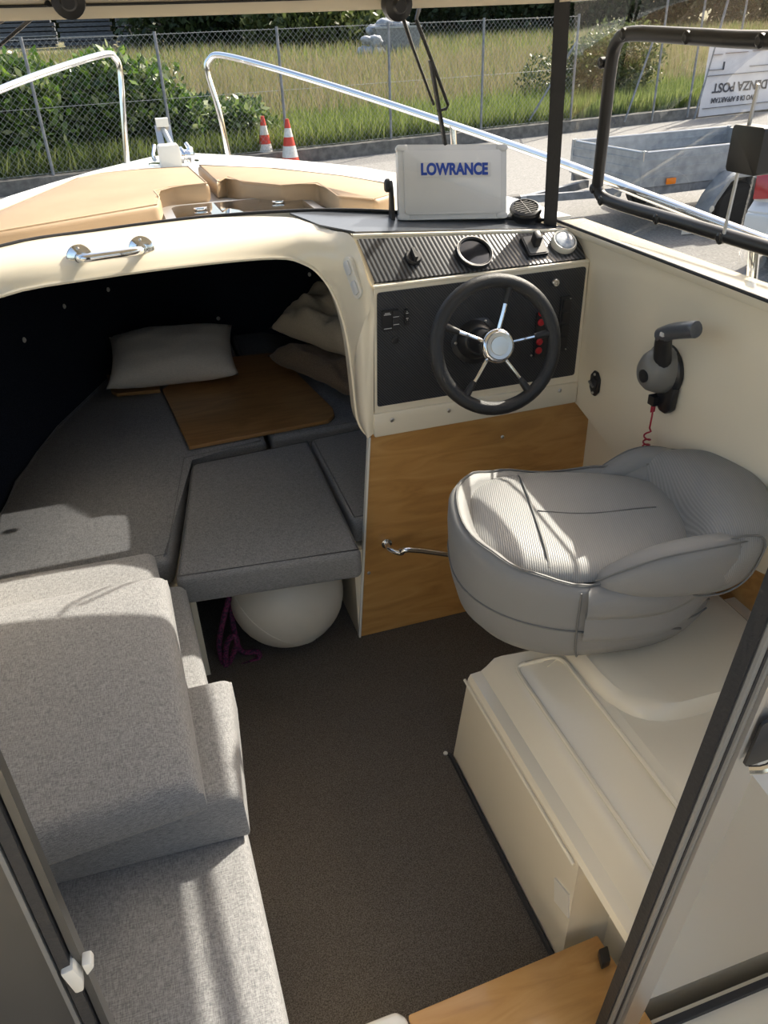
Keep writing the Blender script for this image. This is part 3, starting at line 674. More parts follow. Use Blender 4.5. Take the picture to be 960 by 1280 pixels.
# ------------------------------------------------------------------ throttle on the starboard wall
th = thing('throttle_control', PX(830, 500, XW), 'black and grey throttle lever with a red coiled kill cord', 'throttle')
tb = PX(833, 462, XW-.002)
o = MB().lathe([(.062, 0), (.062, .010), (.057, .016), (.03, .018)], tb, (-1, 0, 0), 32).build('base_plate', 'blk', th)
m = MB(); tbl = PX(838, 495, XW-.002); m.prism([tbl+V((0, a, b)) for a, b in [(-.03, .03), (.03, .03), (.026, -.025), (.012, -.038), (-.012, -.038), (-.026, -.025)]], (-.018, 0, 0), .004); m.build('lower_housing', 'blk', th)
gc = PX(814, 466, XW-.05)
m = MB()
rings = []
for r_, d_ in ((.046, 0), (.050, .014), (.047, .034), (.039, .054), (.028, .066), (.012, .070)):
    rings.append([gc + V((.045-d_, math.cos(a)*r_*.95, math.sin(a)*r_*1.12 + .004)) for a in [i*2*math.pi/24 for i in range(24)]])
m.loft(rings); go = m.build('body', 'gry', th)
hb_ = bvh2(go).ray_cast(CAM, ray(804, 470).normalized()); hq = hb_[0] if hb_[0] else PX(804, 470, XW-.09); hn_ = hb_[1] if hb_[1] and hb_[1].dot(ray(804, 470)) < 0 else V((-1, 0, 0))
MB().lathe([(.015, -.006), (.015, .0015), (.011, .0025), (.001, .001)], hq, hn_, 20).build('cap', 'blk', go)
a0 = PX(828, 460, XW-.035); a1 = PX(829, 428, XW-.055); a2 = PX(833, 416, XW-.065); a3 = PX(866, 412, XW-.075)
MB().tube([a0, a1, a2], lambda t: .021-.005*t, 14, smooth=4).build('lever', 'blk', th)
MB().tube([PX(827, 419, XW-.062), PX(842, 414, XW-.066), a3, PX(871, 412, XW-.075)], lambda t: .0175 if t < .93 else .015, 16, smooth=4).build('grip', 'dash', th)
MB().box(PX(828, 418, XW-.082), (.006, .010, .008)).build('trim_button', 'lgry', th)
ks = PX(818, 500, XW-.025)
MB().box(ks, (.02, .022, .022)).build('kill_switch', 'blk', th)
# kill cord
pts = [ks+V((0, 0, -.01)), PX(815, 520, XW-.03), PX(812, 535, XW-.03)]
ax0, ax1 = PX(810, 540, XW-.03), PX(801, 602, XW-.055)
nturn = 13; axd = (ax1-ax0); 
for i in range(nturn*12+1):
    t = i/(nturn*12); tt = t**.72 if t < 1 else 1; a = 2*math.pi*nturn*t; rr_ = .008
    pts.append(ax0 + axd*tt + V((math.cos(a)*rr_, math.sin(a)*rr_, 0)))
MB().tube(pts, .0021, 6).build('kill_cord', 'cord', th)
MB().tube([ks+V((-.004, 0, -.012)), ks+V((-.004, 0, -.03)), ks+V((.004, 0, -.03)), ks+V((.004, 0, -.012))], .0022, 6).build('kill_cord_loop', 'cord', th)
# 12 volt socket
sp = PX(745, 479, XW-.001)
sk = thing('power_socket', sp, 'small black power socket plate on the cream cabin side', 'socket')
MB().prism([sp+V((0, a, b)) for a, b in [(-.008, .034), (.008, .034), (.022, .018), (.022, -.018), (.008, -.034), (-.008, -.034), (-.022, -.018), (-.022, .018)]], (-.006, 0, 0), .002).build('plate', 'blk', sk)
MB().lathe([(.016, .005), (.016, .010), (.012, .013), (.001, .013)], sp, (-1, 0, 0), 18).build('cap', 'rub', sk)
MB().box(sp+V((-.015, 0, .0)), (.006, .024, .005), M.Rotation(.4, 3, 'X')).build('tab', 'gry', sk)
for dz in (.026, -.026): screw(sk, sp+V((-.006, 0, dz)), (-1, 0, 0), .004)
# ------------------------------------------------------------------ chrome handle on the arch
gh = thing('grab_rail', PY(140, 318, 1.96), 'curved chrome grab handle on the cream arch over the cuddy', 'handle')
def archpt(px, py):
    k = ray(px, py).normalized(); h = archb.ray_cast(CAM, k); p, n = h[0], h[1]
    return p, (n if n.dot(k) < 0 else -n)
(pa, na), (pb_, nb) = archpt(100, 322), archpt(177, 311)
nn = V((-.05, -.97, .12)).normalized()
for p in (pa, pb_):
    fo = MB().lathe([(.030, -.006), (.030, .004), (.026, .007), (.012, .009), (.010, .02)], p, nn, 24).build('flange', 'chrome', gh)
    fx_, fy_, _ = frame_of(nn)
    for a in (90, 210, 330): screw(fo, p+nn*.006+(fx_*math.cos(math.radians(a))+fy_*math.sin(math.radians(a)))*.021, nn, .004)
MB().tube([pa+nn*.006, pa+nn*.03+(pb_-pa)*.04, pa+nn*.042+(pb_-pa)*.14, pa*.5+pb_*.5+nn*.045, pb_+nn*.042-(pb_-pa)*.14, pb_+nn*.03-(pb_-pa)*.04, pb_+nn*.006], .0105, 12, smooth=5).build('bar', 'chrome', gh)
# ------------------------------------------------------------------ wood bulkhead under the console
YWD = 1.775
wp = thing('bulkhead_panel', (.8, YWD, 0), 'birch veneer bulkhead panel under the helm console', 'panel')
bot = [PY(452, 800, YWD), V((.95, YWD, .0)), V((1.02, YWD, .30)), PY(763, 588, YWD), PY(776, 548, YWD), PY(722, 503, YWD)+V((.02, 0, .01)), PY(464, 543, YWD)+V((0, 0, .01))]
bot[0].z = .002
MB().prism(bot, (0, .012, 0)).build('board', 'wood', wp)
a, b = PY(451, 800, YWD), PY(463, 546, YWD); a.z = .002
MB().bar(a+V((-.003, .004, 0)), b+V((-.003, .004, 0)), .016, .006, V((1, 0, 0))).build('edge_strip', 'white', wp)
for px, py in [(628, 546), (461, 716), (470, 795), (528, 782)]:
    screw(wp, PY(px, py, YWD-.0005), nf, .0055)
fr2 = thing('grab_rail', PY(483, 680, YWD), 'bent chrome grab rail on the birch bulkhead panel', 'handle')
h0 = PY(483, 679, YWD-.001)
ho = MB().lathe([(.016, 0), (.016, .004), (.011, .006)], h0, nf, 18).build('flange', 'chrome', fr2)
h1 = PY(700, 690, YWD-.001)
MB().lathe([(.016, 0), (.016, .004), (.011, .006)], h1, nf, 18).build('flange', 'chrome', fr2)
MB().tube([h0, h0+V((.0, -.03, 0)), h0+V((.025, -.058, -.002)), h0+V((.08, -.066, -.002)), h1+V((-.08, -.066, 0)), h1+V((-.02, -.05, 0)), h1], .009, 12, smooth=5).build('bar', 'chrome', fr2)
# ================================================================== BERTH
# white locker panels and berth base
m = MB(); lx0, lx1 = -.015, .447
m.box((-.03, 1.98, .15), (.03, .42, .31)); struct(m.build('trim_6', 'gel'), 'cream locker side left of the fender')
m = MB(); m.box((.462, 2.0, .16), (.03, .44, .33)); struct(m.build('trim_7', 'gel'), 'cream locker side right of the fender')
m = MB(); m.box((.21, 2.22, .15), (.5, .02, .31)); struct(m.build('trim_8', 'navy'), 'dark back of the locker')
base_p = [(XA-hw(y)+.02, y) for y in (1.78, 2.2, 2.6, 3.0, 3.4, 3.6)] + [(XA+hw(y)-.02, y) for y in (3.6, 3.4, 3.0, 2.6, 2.2, 1.80)]
m = MB(); m.prism([V((x, y, .315)) for x, y in base_p], (0, 0, .012)); struct(m.build('berth_base', 'gel'), 'cream berth top under the cushions')
def slab(name, pts, z0, z1, label, bev=.022, mm='fab', cat='cushion', group=None):
    m = MB(); m.prism([V((x, y, z0)) for x, y in pts], (0, 0, z1-z0), bev, 4)
    o = m.build(name, mm, sharp=60); tag(o, label, cat, group)
    cx = sum(p[0] for p in pts)/len(pts); cy = sum(p[1] for p in pts)/len(pts)
    MB().tube([V((x + (cx-x)*.035, y + (cy-y)*.035, z1-.0005)) for x, y in pts], .0018, 5, closed=True).build('piping', 'pipe', o)
    return o
def q(px, py, z=ZB): p = PZ(px, py, z); return (p.x, p.y)
i0, i1, i2, i3 = q(219, 727), q(239, 582), q(386, 552), q(453, 692)
slab('berth_cushion', [i0, i3, i2, i1], .335, ZB+.008, 'grey infill berth cushion over the white round fender', .02)
hull_l = [(XA-hw(y)+.012, y) for y in (1.80, 2.0, 2.2, 2.4, 2.6, 2.8, 3.0, 3.2, 3.4, 3.55)]
hull_r = [(XA+hw(y)-.012, y) for y in (3.55, 3.4, 3.2, 3.0, 2.8, 2.6, 2.40)]
s1 = q(236, 573); s2 = q(334, 551)
slab('berth_cushion', [(-.545, 1.785), (i0[0]-.006, 1.785)] + [(s1[0]-.006, s1[1]), (s2[0]-.004, s2[1]), (.36, 3.55)] + list(reversed(hull_l[1:])), .335, ZB, 'large grey berth cushion along the port side of the cuddy', .018)
s3 = q(338, 549); s4 = q(450, 512)
slab('berth_cushion', [(s3[0]+.004, s3[1]), (XA+hw(2.4)-.012, 2.41)] + list(reversed(hull_r[:-1])) + [(.372, 3.55)], .335, ZB, 'grey berth cushion under the folded quilts in the cuddy', .018)
slab('berth_cushion', [(.452, 1.795), (XA+hw(1.9)-.03, 1.80), (XA+hw(2.38)-.02, 2.395), (i2[0]+.006, i2[1]+.01)], .335, ZB+.004, 'narrow grey berth cushion between infill cushion and birch bulkhead', .018)
# boards on the berth
bz = ZB+.004
def board(pts, label):
    P = [PZ(x, y, bz+.014) for x, y in pts]
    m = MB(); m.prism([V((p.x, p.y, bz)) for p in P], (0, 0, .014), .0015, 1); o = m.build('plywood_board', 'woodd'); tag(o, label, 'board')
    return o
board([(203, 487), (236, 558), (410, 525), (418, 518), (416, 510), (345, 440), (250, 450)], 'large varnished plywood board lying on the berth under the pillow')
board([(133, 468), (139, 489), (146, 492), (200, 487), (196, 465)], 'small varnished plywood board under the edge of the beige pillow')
def pillow(name, c, sx, sy, th, rot, mm, label, group=None, wr=.012, sd=0, k=3.0):
    m = MB(); N = 26; rows_t, rows_b = [], []
    for i in range(N+1):
        rt, rb = [], []
        for j in range(N+1):
            u, v = -1+2*i/N, -1+2*j/N
            pin = 1 - .07*(1-abs(u)**2)*abs(v)**3; piv = 1 - .07*(1-abs(v)**2)*abs(u)**3
            x, y = u*sx/2*piv, v*sy/2*pin
            e = ((1-abs(u)**k)*(1-abs(v)**k)); h = th/2*max(e, 0)**.55
            n = wr*mnoise.noise(V((u*2.2+sd, v*2.2, sd)))*max(e, 0)**.3 + wr*.35*mnoise.noise(V((u*6+sd, v*5, sd*2)))*max(e, 0)**.3
            rt.append(rot @ V((x, y, h+n)) + V(c)); rb.append(rot @ V((x, y, -h*.75+n*.4)) + V(c))
        rows_t.append(rt); rows_b.append(rb)
    vt = [[m.bm.verts.new(p) for p in r] for r in rows_t]
    vb = [[(vt[i][j] if i in (0, N) or j in (0, N) else m.bm.verts.new(rows_b[i][j])) for j in range(N+1)] for i in range(N+1)]
    for i in range(N):
        for j in range(N):
            m.bm.faces.new((vt[i][j], vt[i+1][j], vt[i+1][j+1], vt[i][j+1]))
            f = [vb[i][j], vb[i][j+1], vb[i+1][j+1], vb[i+1][j]]
            if len(set(f)) == 4:
                try: m.bm.faces.new(f)
                except ValueError: pass
    o = m.build(name, mm, sharp=180); tag(o, label, 'pillow' if name == 'pillow' else 'quilt', group); return o
pc = PZ(220, 462, bz+.10)
pillow('pillow', (pc.x+.0, pc.y+.15, bz+.105), .50, .36, .16, (M.Rotation(math.radians(-6), 3, 'Z') @ M.Rotation(math.radians(14), 3, 'X')), 'pil', 'plump beige linen pillow lying on the plywood boards', wr=.012, sd=3)
qa = PZ(405, 455, .52)
pillow('folded_quilt', (.69, 2.80, .485), .30, .55, .10, M.Rotation(math.radians(24), 3, 'Z') @ M.Rotation(math.radians(6), 3, 'Y'), 'quiltd', 'brown folded quilt underneath the sand-coloured one', wr=.03, sd=9, k=6)
pillow('folded_quilt', (.735, 2.93, .635), .34, .50, .17, M.Rotation(math.radians(26), 3, 'Z') @ M.Rotation(math.radians(-18), 3, 'Y'), 'quilt', 'rumpled sand-coloured quilt on top in the cuddy corner', wr=.04, sd=15, k=4)
# ------------------------------------------------------------------ fender and rope in the locker
fcn = V((.222, 1.865, .165)); fcn = PY(361, 762, 1.865); FR = .172
fcn.z = .166
fe = thing('fender', (fcn.x, fcn.y, 0), 'round white ball fender stowed in the locker under the berth', 'fender')
m = MB(); m.sphere(fcn, FR, (1, 1, .945), 40, 24); m.build('ball', 'fend', fe)
sa = V((.62, -.18, .76)).normalized(); e1 = sa.cross(V((0, 0, 1))).normalized(); e2 = sa.cross(e1)
MB().tube([V((q_.x, q_.y, fcn.z+(q_.z-fcn.z)*.945)) for q_ in [fcn + sa*(-.045) + (e1*math.cos(a)+e2*math.sin(a))*math.sqrt(FR**2-.045**2) for a in [i*2*math.pi/48 for i in range(48)]]], .0018, 5, closed=True).build('mould_seam', 'fend', fe)
MB().lathe([(.008, -.004), (.008, .004), (.001, .006)], PY(360, 722, 1.763), (0, -1, .3), 12).build('valve', 'steel', fe)
rp = tag(MB().tube([PY(288, 742, 1.85), PY(279, 775, 1.83), PY(274, 808, 1.82), PY(283, 832, 1.80), PY(296, 805, 1.79), PY(291, 795, 1.80), PY(283, 808, 1.80), PY(284, 835, 1.79), PY(302, 832, 1.785), PY(322, 824, 1.79), PY(322, 815, 1.80), PY(300, 812, 1.82), PY(290, 770, 1.85), PY(293, 745, 1.86)], .0085, 8, smooth=6).build('fender_rope', 'rope'), 'coil of magenta and black rope beside the white fender', 'rope')
# ================================================================== BENCH (port)
bb_ = thing('bench', (-.28, 1.0, 0), 'cream bench base under the grey bench cushions', 'bench')
MB().prism([V((-.555, -.2, 0)), V((-.03, -.2, 0)), V((-.03, 1.76, 0)), V((-.555, 1.76, 0))], (0, 0, .315), .01).build('body', 'gel', bb_)
def cush(c4p, z0, z1, label, r=.025, crown=.008, sd=0, group='loose bench cushions', mm='fab'):
    o = pad(c4p, z0, z1, r, crown, seedk=sd).build('bench_cushion', mm, sharp=60)
    tag(o, label, 'cushion', None)
    A = [V((p[0], p[1], 0)) for p in c4p]; c = sum(A, V())/4
    L = []
    for p in A:
        d = (c-p); L.append(V((p.x + (r*.45 if d.x > 0 else -r*.45), p.y + (r*.45 if d.y > 0 else -r*.45), z1 - r*.10)))
    return o
cush([(-.55, .10), (.008, .10), (-.002, .922), (-.55, .925)], .32, .425, 'grey bench seat cushion nearest the door with a sunlit corner', .022, .006, 1)
cush([(-.55, .932), (-.01, .930), (-.032, 1.665), (-.55, 1.765)], .32, .42, 'grey bench seat cushion beneath the stacked loose cushions', .022, .004, 2)
cush([(-.54, .90), (.002, .875), (.026, 1.165), (-.54, 1.18)], .425, .535, 'thick sunlit grey cushion directly under the big loose cushion', .02, .006, 3)
c4_ = PZ(193, 690, .55)
cush([(-.545, 1.205), (-.06, 1.20), (-.088, 1.645), (-.545, 1.66)], .425, .553, 'grey cushion jutting forward from beneath the big loose cushion', .022, .004, 4)
cush([(-.53, .80), (-.054, .838), (-.062, 1.425), (-.54, 1.43)], .562, .632, 'big grey loose cushion topmost on the bench stack', .025, .012, 5)
# ================================================================== SEAT BOX
sb = thing('seat_box', (.85, .95, 0), 'cream moulded seat box with a stepped side, carrying the helm seat', 'seat box')
XS = .545
F0, F1 = PX(568, 943, XS), V((XS, .62, 0)); F0.z = 0
# cross sections from front to aft: outline in (x, z)
def sec(y, y2):
    yb = y2-.10 if y > .8 else y2
    return [V((XS, y, 0)), V((XS+.002, y+(y2-y)*.45, .15)), V((XS+.004, y2, .33)), V((XS+.010, y2, .342)), V((XS+.034, y2-.004, .348)), V((XS+.046, y2-.006, .36)), V((XS+.062, y2-.012, .385)), V((XS+.075, y2-.02, .395)), V((XS+.165, yb, .465)), V((XS+.18, yb, .472)), V((XW+.06, yb, .472)), V((XW+.06, y, 0))]
S0, S1, Sa, Sb = sec(1.25, 1.185), sec(.545, .545), sec(.69, .69), sec(.684, .684)
for q_ in (S1, Sb): q_[0].x = .634; q_[1].x = .634
m = MB(); m.loft([S0, Sa, Sb, S1]); m.build('body', 'gel', sb, sharp=24)
# shallow recess in the lit flank
pA = [S0[7], S1[7], S1[8], S0[8]]
def lerp(a, b, t): return a*(1-t)+b*t
def onfl(u, v): return lerp(lerp(pA[0], pA[1], u), lerp(pA[3], pA[2], u), v)
fn = (pA[1]-pA[0]).cross(pA[3]-pA[0]).normalized()
if fn.z < 0: fn = -fn
rc = [onfl(.06, .10), onfl(.94, .10), onfl(.94, .95), onfl(.06, .95)]
MB().tube([p+fn*.001 for p in inset_round(rc, .03, 5)], .005, 8, closed=True).build('flank_bead', 'gel', sb)
MB().prism([onfl(.02, .62)+fn*.001, onfl(.10, .62)+fn*.001, onfl(.06, .98)+fn*.001, onfl(.01, .98)+fn*.001], fn*.002).build('access_tab', 'gel', sb)
# bead on the lower face
lf = [V((XS-.001, 1.20, .30)), V((XS-.001, .72, .30))]
MB().tube([V((XS+.001, 1.195, .318)), V((XS+.001, .70, .318))], .004, 6).build('face_bead', 'gel', sb)
MB().prism([V((XS-.001, .75, .205)), V((XS-.001, .70, .225)), V((XS-.001, .69, .165)), V((XS-.001, .74, .145))], (.004, 0, 0)).build('sticker', 'offw', sb)
# pedestal
ped = MB(); 
pr = []
for z, sx_, sy_ in ((.465, .21, .24), (.485, .205, .235), (.498, .19, .22)):
    pr.append([V((.92 + sx_*math.copysign(abs(math.cos(a))**.5, math.cos(a)), 1.05 + sy_*math.copysign(abs(math.sin(a))**.5, math.sin(a)), z)) for a in [i*2*math.pi/32 for i in range(32)]])
ped.loft(pr); ped.build('pedestal', 'gel', sb)
MB().tube([PX(556, 944, XS-.012)+V((0, .0, .004)), V((XS-.008, 1.25, .004)), V((XS-.008, .67, .004))], .006, 6).build('carpet_edging', 'rub', sb)
o = MB().lathe([(.006, 0), (.006, .003), (.001, .004)], PZ(557, 942, .002), (0, 0, 1), 10).build('floor_cap', 'offw'); tag(o, 'tiny off-white cap on the carpet by the seat box corner', 'cap')
# step with a birch top by the door
stp = thing('door_step', (.42, .56, 0), 'birch topped step board inside the cabin door', 'step')
zst = .13
P = [PZ(510, 1268, zst), PZ(747, 1168, zst), PZ(764, 1196, zst), V((.61, .30, zst)), V((.19, .30, zst))]
P[1].x = min(P[1].x, .625); P[2].x = min(P[2].x, .628); P[1].y = min(P[1].y, .676)
MB().prism([V((p.x, p.y, zst-.016)) for p in P], (0, 0, .016), .004, 2).build('board', 'wood', stp)
MB().prism([V((p.x+.004, p.y-.012, 0)) for p in P], (0, 0, zst-.017)).build('riser', 'gel', stp)
P2 = [PZ(446, 1281, zst), PZ(495, 1262, zst), PZ(509, 1270, zst), V((.18, .30, zst)), V((.10, .30, zst))]
MB().prism([V((p.x, p.y, 0)) for p in P2], (0, 0, zst), .01, 3).build('end_block', 'white', stp)
o = MB().prism([PZ(748, 1186, zst+.02), PZ(760, 1181, zst+.02), PZ(764, 1200, zst+.02), PZ(753, 1206, zst+.02)], (0, 0, -.02), .003).build('hook', 'blk', stp)
# ================================================================== HELM SEAT
seat = thing('helm_chair', (.86, 1.12, .62), 'grey vinyl bucket helm seat swivelled towards the bench', 'seat')
SC = V((.797, 1.172, 0)); SA = math.radians(163)
uf = V((math.cos(SA), math.sin(SA), 0)); vl = V((-uf.y, uf.x, 0))          # forward and left of the sitter
def SL(u, v, z): return SC + uf*u + vl*v*(1 - .16*max(0, (.05-u)/.35)) + V((0, 0, z))
def se(a, n=2.5):
    c, s = math.cos(a), math.sin(a); return math.copysign(abs(c)**(2/n), c), math.copysign(abs(s)**(2/n), s)
def rimz(a):
    d = abs(math.degrees(math.atan2(math.sin(a), math.cos(a))))      # 0 = front
    pts = [(0, .758), (35, .752), (60, .730), (84, .708), (105, .728), (130, .75), (180, .76)]
    for (x0, z0), (x1, z1) in zip(pts, pts[1:]):
        if d <= x1:
            t = (d-x0)/(x1-x0); t = t*t*(3-2*t); return z0+(z1-z0)*t
    return .8
AU, AV = .285, .235
NA = 64; angs = [i*2*math.pi/NA for i in range(NA)]
def ringf(s, zf, du=0, n=2.5): return [SL(se(a, n)[0]*AU*s + du, se(a, n)[1]*AV*s, zf(a)) for a in angs]
m = MB()
m.loft([ringf(.45, lambda a: .512, -.02), ringf(.76, lambda a: .513, -.012), ringf(.87, lambda a: .522, -.008), ringf(.945, lambda a: .555, -.003), ringf(.985, lambda a: .61), ringf(1.0, lambda a: .68*.5+rimz(a)*.5-.01), ringf(.995, lambda a: rimz(a)-.016), ringf(.965, lambda a: rimz(a)-.002), ringf(.92, lambda a: rimz(a)+.001), ringf(.86, lambda a: rimz(a)-.012), ringf(.80, lambda a: min(rimz(a)-.03, .715)), ringf(.5, lambda a: .695), ringf(.1, lambda a: .69)])
shell = m.build('shell', 'vinyl', seat, sharp=180)
MB().tube([p + V((0, 0, .002)) for p in ringf(.935, lambda a: rimz(a)+.0015)], .0024, 6, closed=True).build('rim_piping', 'vpipe', shell)
MB().tube([p for p in ringf(.992, lambda a: .605+.03*math.cos(a))[40:64] + ringf(.992, lambda a: .605+.03*math.cos(a))[0:26]], .002, 6).build('apron_seam', 'vpipe', shell)
aS = math.radians(82)
def shpt(a, s, z, du=0): c, s_ = se(a); return SL(c*AU*s+du, s_*AV*s, z)
MB().tube([shpt(aS, .77, .513, -.012), shpt(aS, .88, .522, -.008), shpt(aS, .955, .555, -.003), shpt(aS, .995, .61), shpt(aS, 1.006, .67), shpt(aS, .99, rimz(aS)-.006)], .002, 6, smooth=3).build('corner_seam', 'vpipe', shell)
# seat pad
def padz(u, v):
    e = max(1-(u*u+v*v)**2.2, 0)**.5
    return .700 + .045*e + .012*(u+1)/2 - .020*math.exp(-(u/.5)**2)*max(0, 1-v*v)
m = MB(); rings = []
for sc_ in (1.0, .985, .95, .88, .75, .55, .3, .08):
    rr_ = []
    for a in angs:
        c, s_ = se(a, 3.0); k2 = .87*sc_
        rr_.append(SL(c*AU*k2+.0, s_*AV*k2, padz(math.cos(a)*sc_, math.sin(a)*sc_)))
    rings.append(rr_)
m.loft(rings, True, False, True); padO = m.build('seat_pad', 'vinylr', seat, sharp=180)
MB().tube([SL(.11, v*AV*.80, padz(.42, v*.9)+.003) for v in [-.96+1.92*i/14 for i in range(15)]], .0022, 6).build('pad_seam', 'vpipe', padO)
MB().tube([SL(u*AU*.87, 0, padz(u, 0)+.001) for u in [.4-1.0*i/10 for i in range(11)]], .0012, 6).build('pad_seam', 'vpipe', padO)
# side wings (bolsters) left and right
for s in (1, -1):
    path = [(.03, .205, .706, .02, .014), (-.02, .216, .722, .032, .034), (-.08, .224, .734, .040, .052), (-.14, .226, .738, .042, .058), (-.20, .222, .738, .040, .06), (-.25, .21, .735, .030, .055)]
    if s < 0: path = [(-.07, .205, .700, .02, .014), (-.11, .212, .712, .032, .030), (-.15, .216, .722, .038, .046), (-.19, .216, .727, .040, .052), (-.23, .212, .728, .036, .05), (-.26, .204, .725, .028, .045)]
    rings = []
    for u, v, z, rw, rh in path:
        rings.append([SL(u + .25*rh*math.sin(a)*-.2, s*(v + rw*math.copysign(abs(math.cos(a))**.7, math.cos(a))), z + rh*math.copysign(abs(math.sin(a))**.8, math.sin(a))) for a in [k*2*math.pi/20 for k in range(20)]])
    m = MB(); m.loft(rings); o = m.build('side_wing', 'vinyl', seat, sharp=180, sub=1)
    MB().tube([SL(u, s*(v+rw*.55), z+rh*.86) for u, v, z, rw, rh in path], .0018, 6, smooth=3).build('wing_piping', 'vpipe', o)
# outer side flaps folded under the wings
for k_, (z0, z1, off) in enumerate(((.725, .645, .010), (.675, .585, .004))):
    m = MB(); L = []
    for i in range(15):
        t = i/14; a = math.radians(84 + 62*t); sag = .030*math.sin(math.pi*min(t*1.1, 1))
        c, s_ = se(a)
        top = SL(c*AU*(1.0+off*3), s_*AV*(1.0+off*4), z0-.02-sag*.6+.05*t)
        midp = SL(c*AU*(1.0+off*6), s_*AV*(1.0+off*9), (z0+z1)/2-sag+.04*t)
        low = SL(c*AU*(1.0+off*4), s_*AV*(1.0+off*6), z1-sag+.04*t)
        lin = SL(c*AU*.97, s_*AV*.96, z1-sag+.05*t)
        L.append([SL(c*AU*.95, s_*AV*.95, z0-.015), top, midp, low, lin])
    m.loft([list(r) for r in zip(*L)], False); m.build('side_flap', 'vinyl', seat, sharp=180, sub=1)
shb = bvh2(shell)
for crease in ([(742, 712), (770, 735), (810, 752), (850, 756), (885, 748)], [(742, 750), (775, 771), (815, 784), (850, 785), (880, 774)]):
    cp_ = []
    for px, py in crease:
        h = shb.ray_cast(CAM, ray(px, py).normalized())
        if h[0]: cp_.append(h[0]+h[1]*.0015 if h[1].dot(ray(px, py)) < 0 else h[0])
    if len(cp_) > 2: MB().tube(cp_, .0024, 6, smooth=4).build('side_crease', 'pipe', shell)  # dark tubes along the side folds stand for the shade in them
# backrest
rings = []
for i in range(17):
    t = -1+2*i/16; v = t*.258; bend = .05*t*t
    end = max(1-abs(t)**6, .02)**.5
    cu_, cz_ = -.27+bend*1.3, .728
    cz_ -= .028*max(0, -t)
    rings.append([SL(cu_ + .082*end*math.copysign(abs(math.cos(a))**.75, math.cos(a)) - .03*math.sin(a)*end, v, cz_ + .090*end*math.copysign(abs(math.sin(a))**.75, math.sin(a))) for a in [k*2*math.pi/24 for k in range(24)]])
m = MB(); m.loft(rings); br_ = m.build('backrest', 'vinylr', seat, sharp=180, sub=1)
for t in (-.86, .86):
    i = min(range(17), key=lambda k: abs((-1+2*k/16)-t))
    MB().tube([p*1.0 for p in rings[i]], .0022, 6, closed=True).build('piping', 'vpipe', br_)
MB().lathe([(.10, .499), (.10, .508), (.07, .511)], V((.90, 1.16, 0)), (0, 0, 1), 24).build('swivel_plate', 'blk', seat)
# ================================================================== FOREDECK THINGS
ZD = 1.145
def dcush(pts, label, z1=1.205):
    P = [PZ(x, y, z1) for x, y in pts] if isinstance(pts[0][0], int) and abs(pts[0][0]) > 3 or True else pts
    m = MB(); m.prism([V((p.x, p.y, ZD+.001)) for p in P], (0, 0, z1-ZD), .016, 3)
    o = m.build('deck_cushion', 'tan', sharp=60); tag(o, label, 'cushion')
    c = sum(P, V())/len(P)
    MB().tube([V((p.x+(c.x-p.x)*.03, p.y+(c.y-p.y)*.03, z1+.0005)) for p in P], .0025, 5, closed=True).build('piping', 'tanp', o)
    return o
dcush([(-60, 300), (198, 256), (201, 247), (194, 239), (212, 234), (262, 229), (238, 208), (180, 211), (128, 216), (95, 222), (0, 262), (-60, 285)], 'tan vinyl sun cushion on the port foredeck beside the deck hatch')
dcush([(270, 227), (282, 221), (300, 227), (350, 232), (398, 229), (410, 236), (424, 246), (470, 250), (494, 243), (490, 230), (430, 220), (340, 210), (246, 206)], 'tan vinyl sun cushion on the starboard foredeck beside the deck hatch')
hat = thing('deck_hatch', ((HX0+HX1)/2, (HY0+HY1)/2, ZD), 'smoked acrylic deck hatch between the tan sun cushions', 'hatch')
hc = V(((HX0+HX1)/2, (HY0+HY1)/2, ZD))
m = MB()
o_, i_ = rrect(hc, (1, 0, 0), (0, 1, 0), HX1-HX0+.03, HY1-HY0+.03, .05), rrect(hc, (1, 0, 0), (0, 1, 0), HX1-HX0-.03, HY1-HY0-.03, .04)
m.loft([o_, [p+V((0, 0, .012)) for p in o_], [p+V((0, 0, .014)) for p in i_], i_, o_], True, False, False); m.build('frame', 'alu', hat)
m = MB(); m.prism([p+V((0, 0, .014)) for p in rrect(hc, (1, 0, 0), (0, 1, 0), HX1-HX0-.028, HY1-HY0-.028, .04)], (0, 0, -.006)); m.build('acrylic_lid', 'whatch', hat)
for dx in (-.12, .12): MB().prism([p+V((0, 0, .016)) for p in rrect(hc+V((dx, .07, 0)), (1, 0, 0), (0, 1, 0), .04, .022, .009)], (0, 0, .006), .002).build('handle', 'chrome', hat)
# bow rails
def railpts(L): return [PX(px, py, x) if x is not None else None for px, py, x in L]
zr_ = 1.54
R = [V((.505, 3.88, 1.14)), V((.50, 3.89, 1.35)), PY(259, 90, 3.90), PY(262, 74, 3.89), PY(276, 69, 3.84), PX(330, 82, .66), PX(430, 112, .90), PX(565, 156, 1.12), PX(700, 203, 1.19), PX(830, 253, 1.21), PX(960, 303, 1.215), V((1.215, .9, 1.20)), V((1.215, .6, 1.19)), V((1.21, .5, 1.12))]
base = PY(288, 206, 3.88); R[0] = V((base.x, 3.88, 1.10)); R[1] = PY(274, 140, 3.885)
rail = thing('bow_rail', (.9, 2.5, 1.15), 'polished steel bow rail running along the starboard deck edge', 'railing')
MB().tube(R, .0125, 12, smooth=5).build('rail', 'chrome', rail)
for px, py, x, zb in [(566, 157, 1.12, 1.15), (944, 298, 1.215, 1.08)]:
    t = PX(px, py, x); MB().tube([t, V((t.x+.005, t.y-.02, zb))], .0115, 10).build('stanchion', 'chrome', rail)
railp = thing('bow_rail', (-.3, 2.5, 1.1), 'polished steel bow rail hoop on the port foredeck', 'railing')
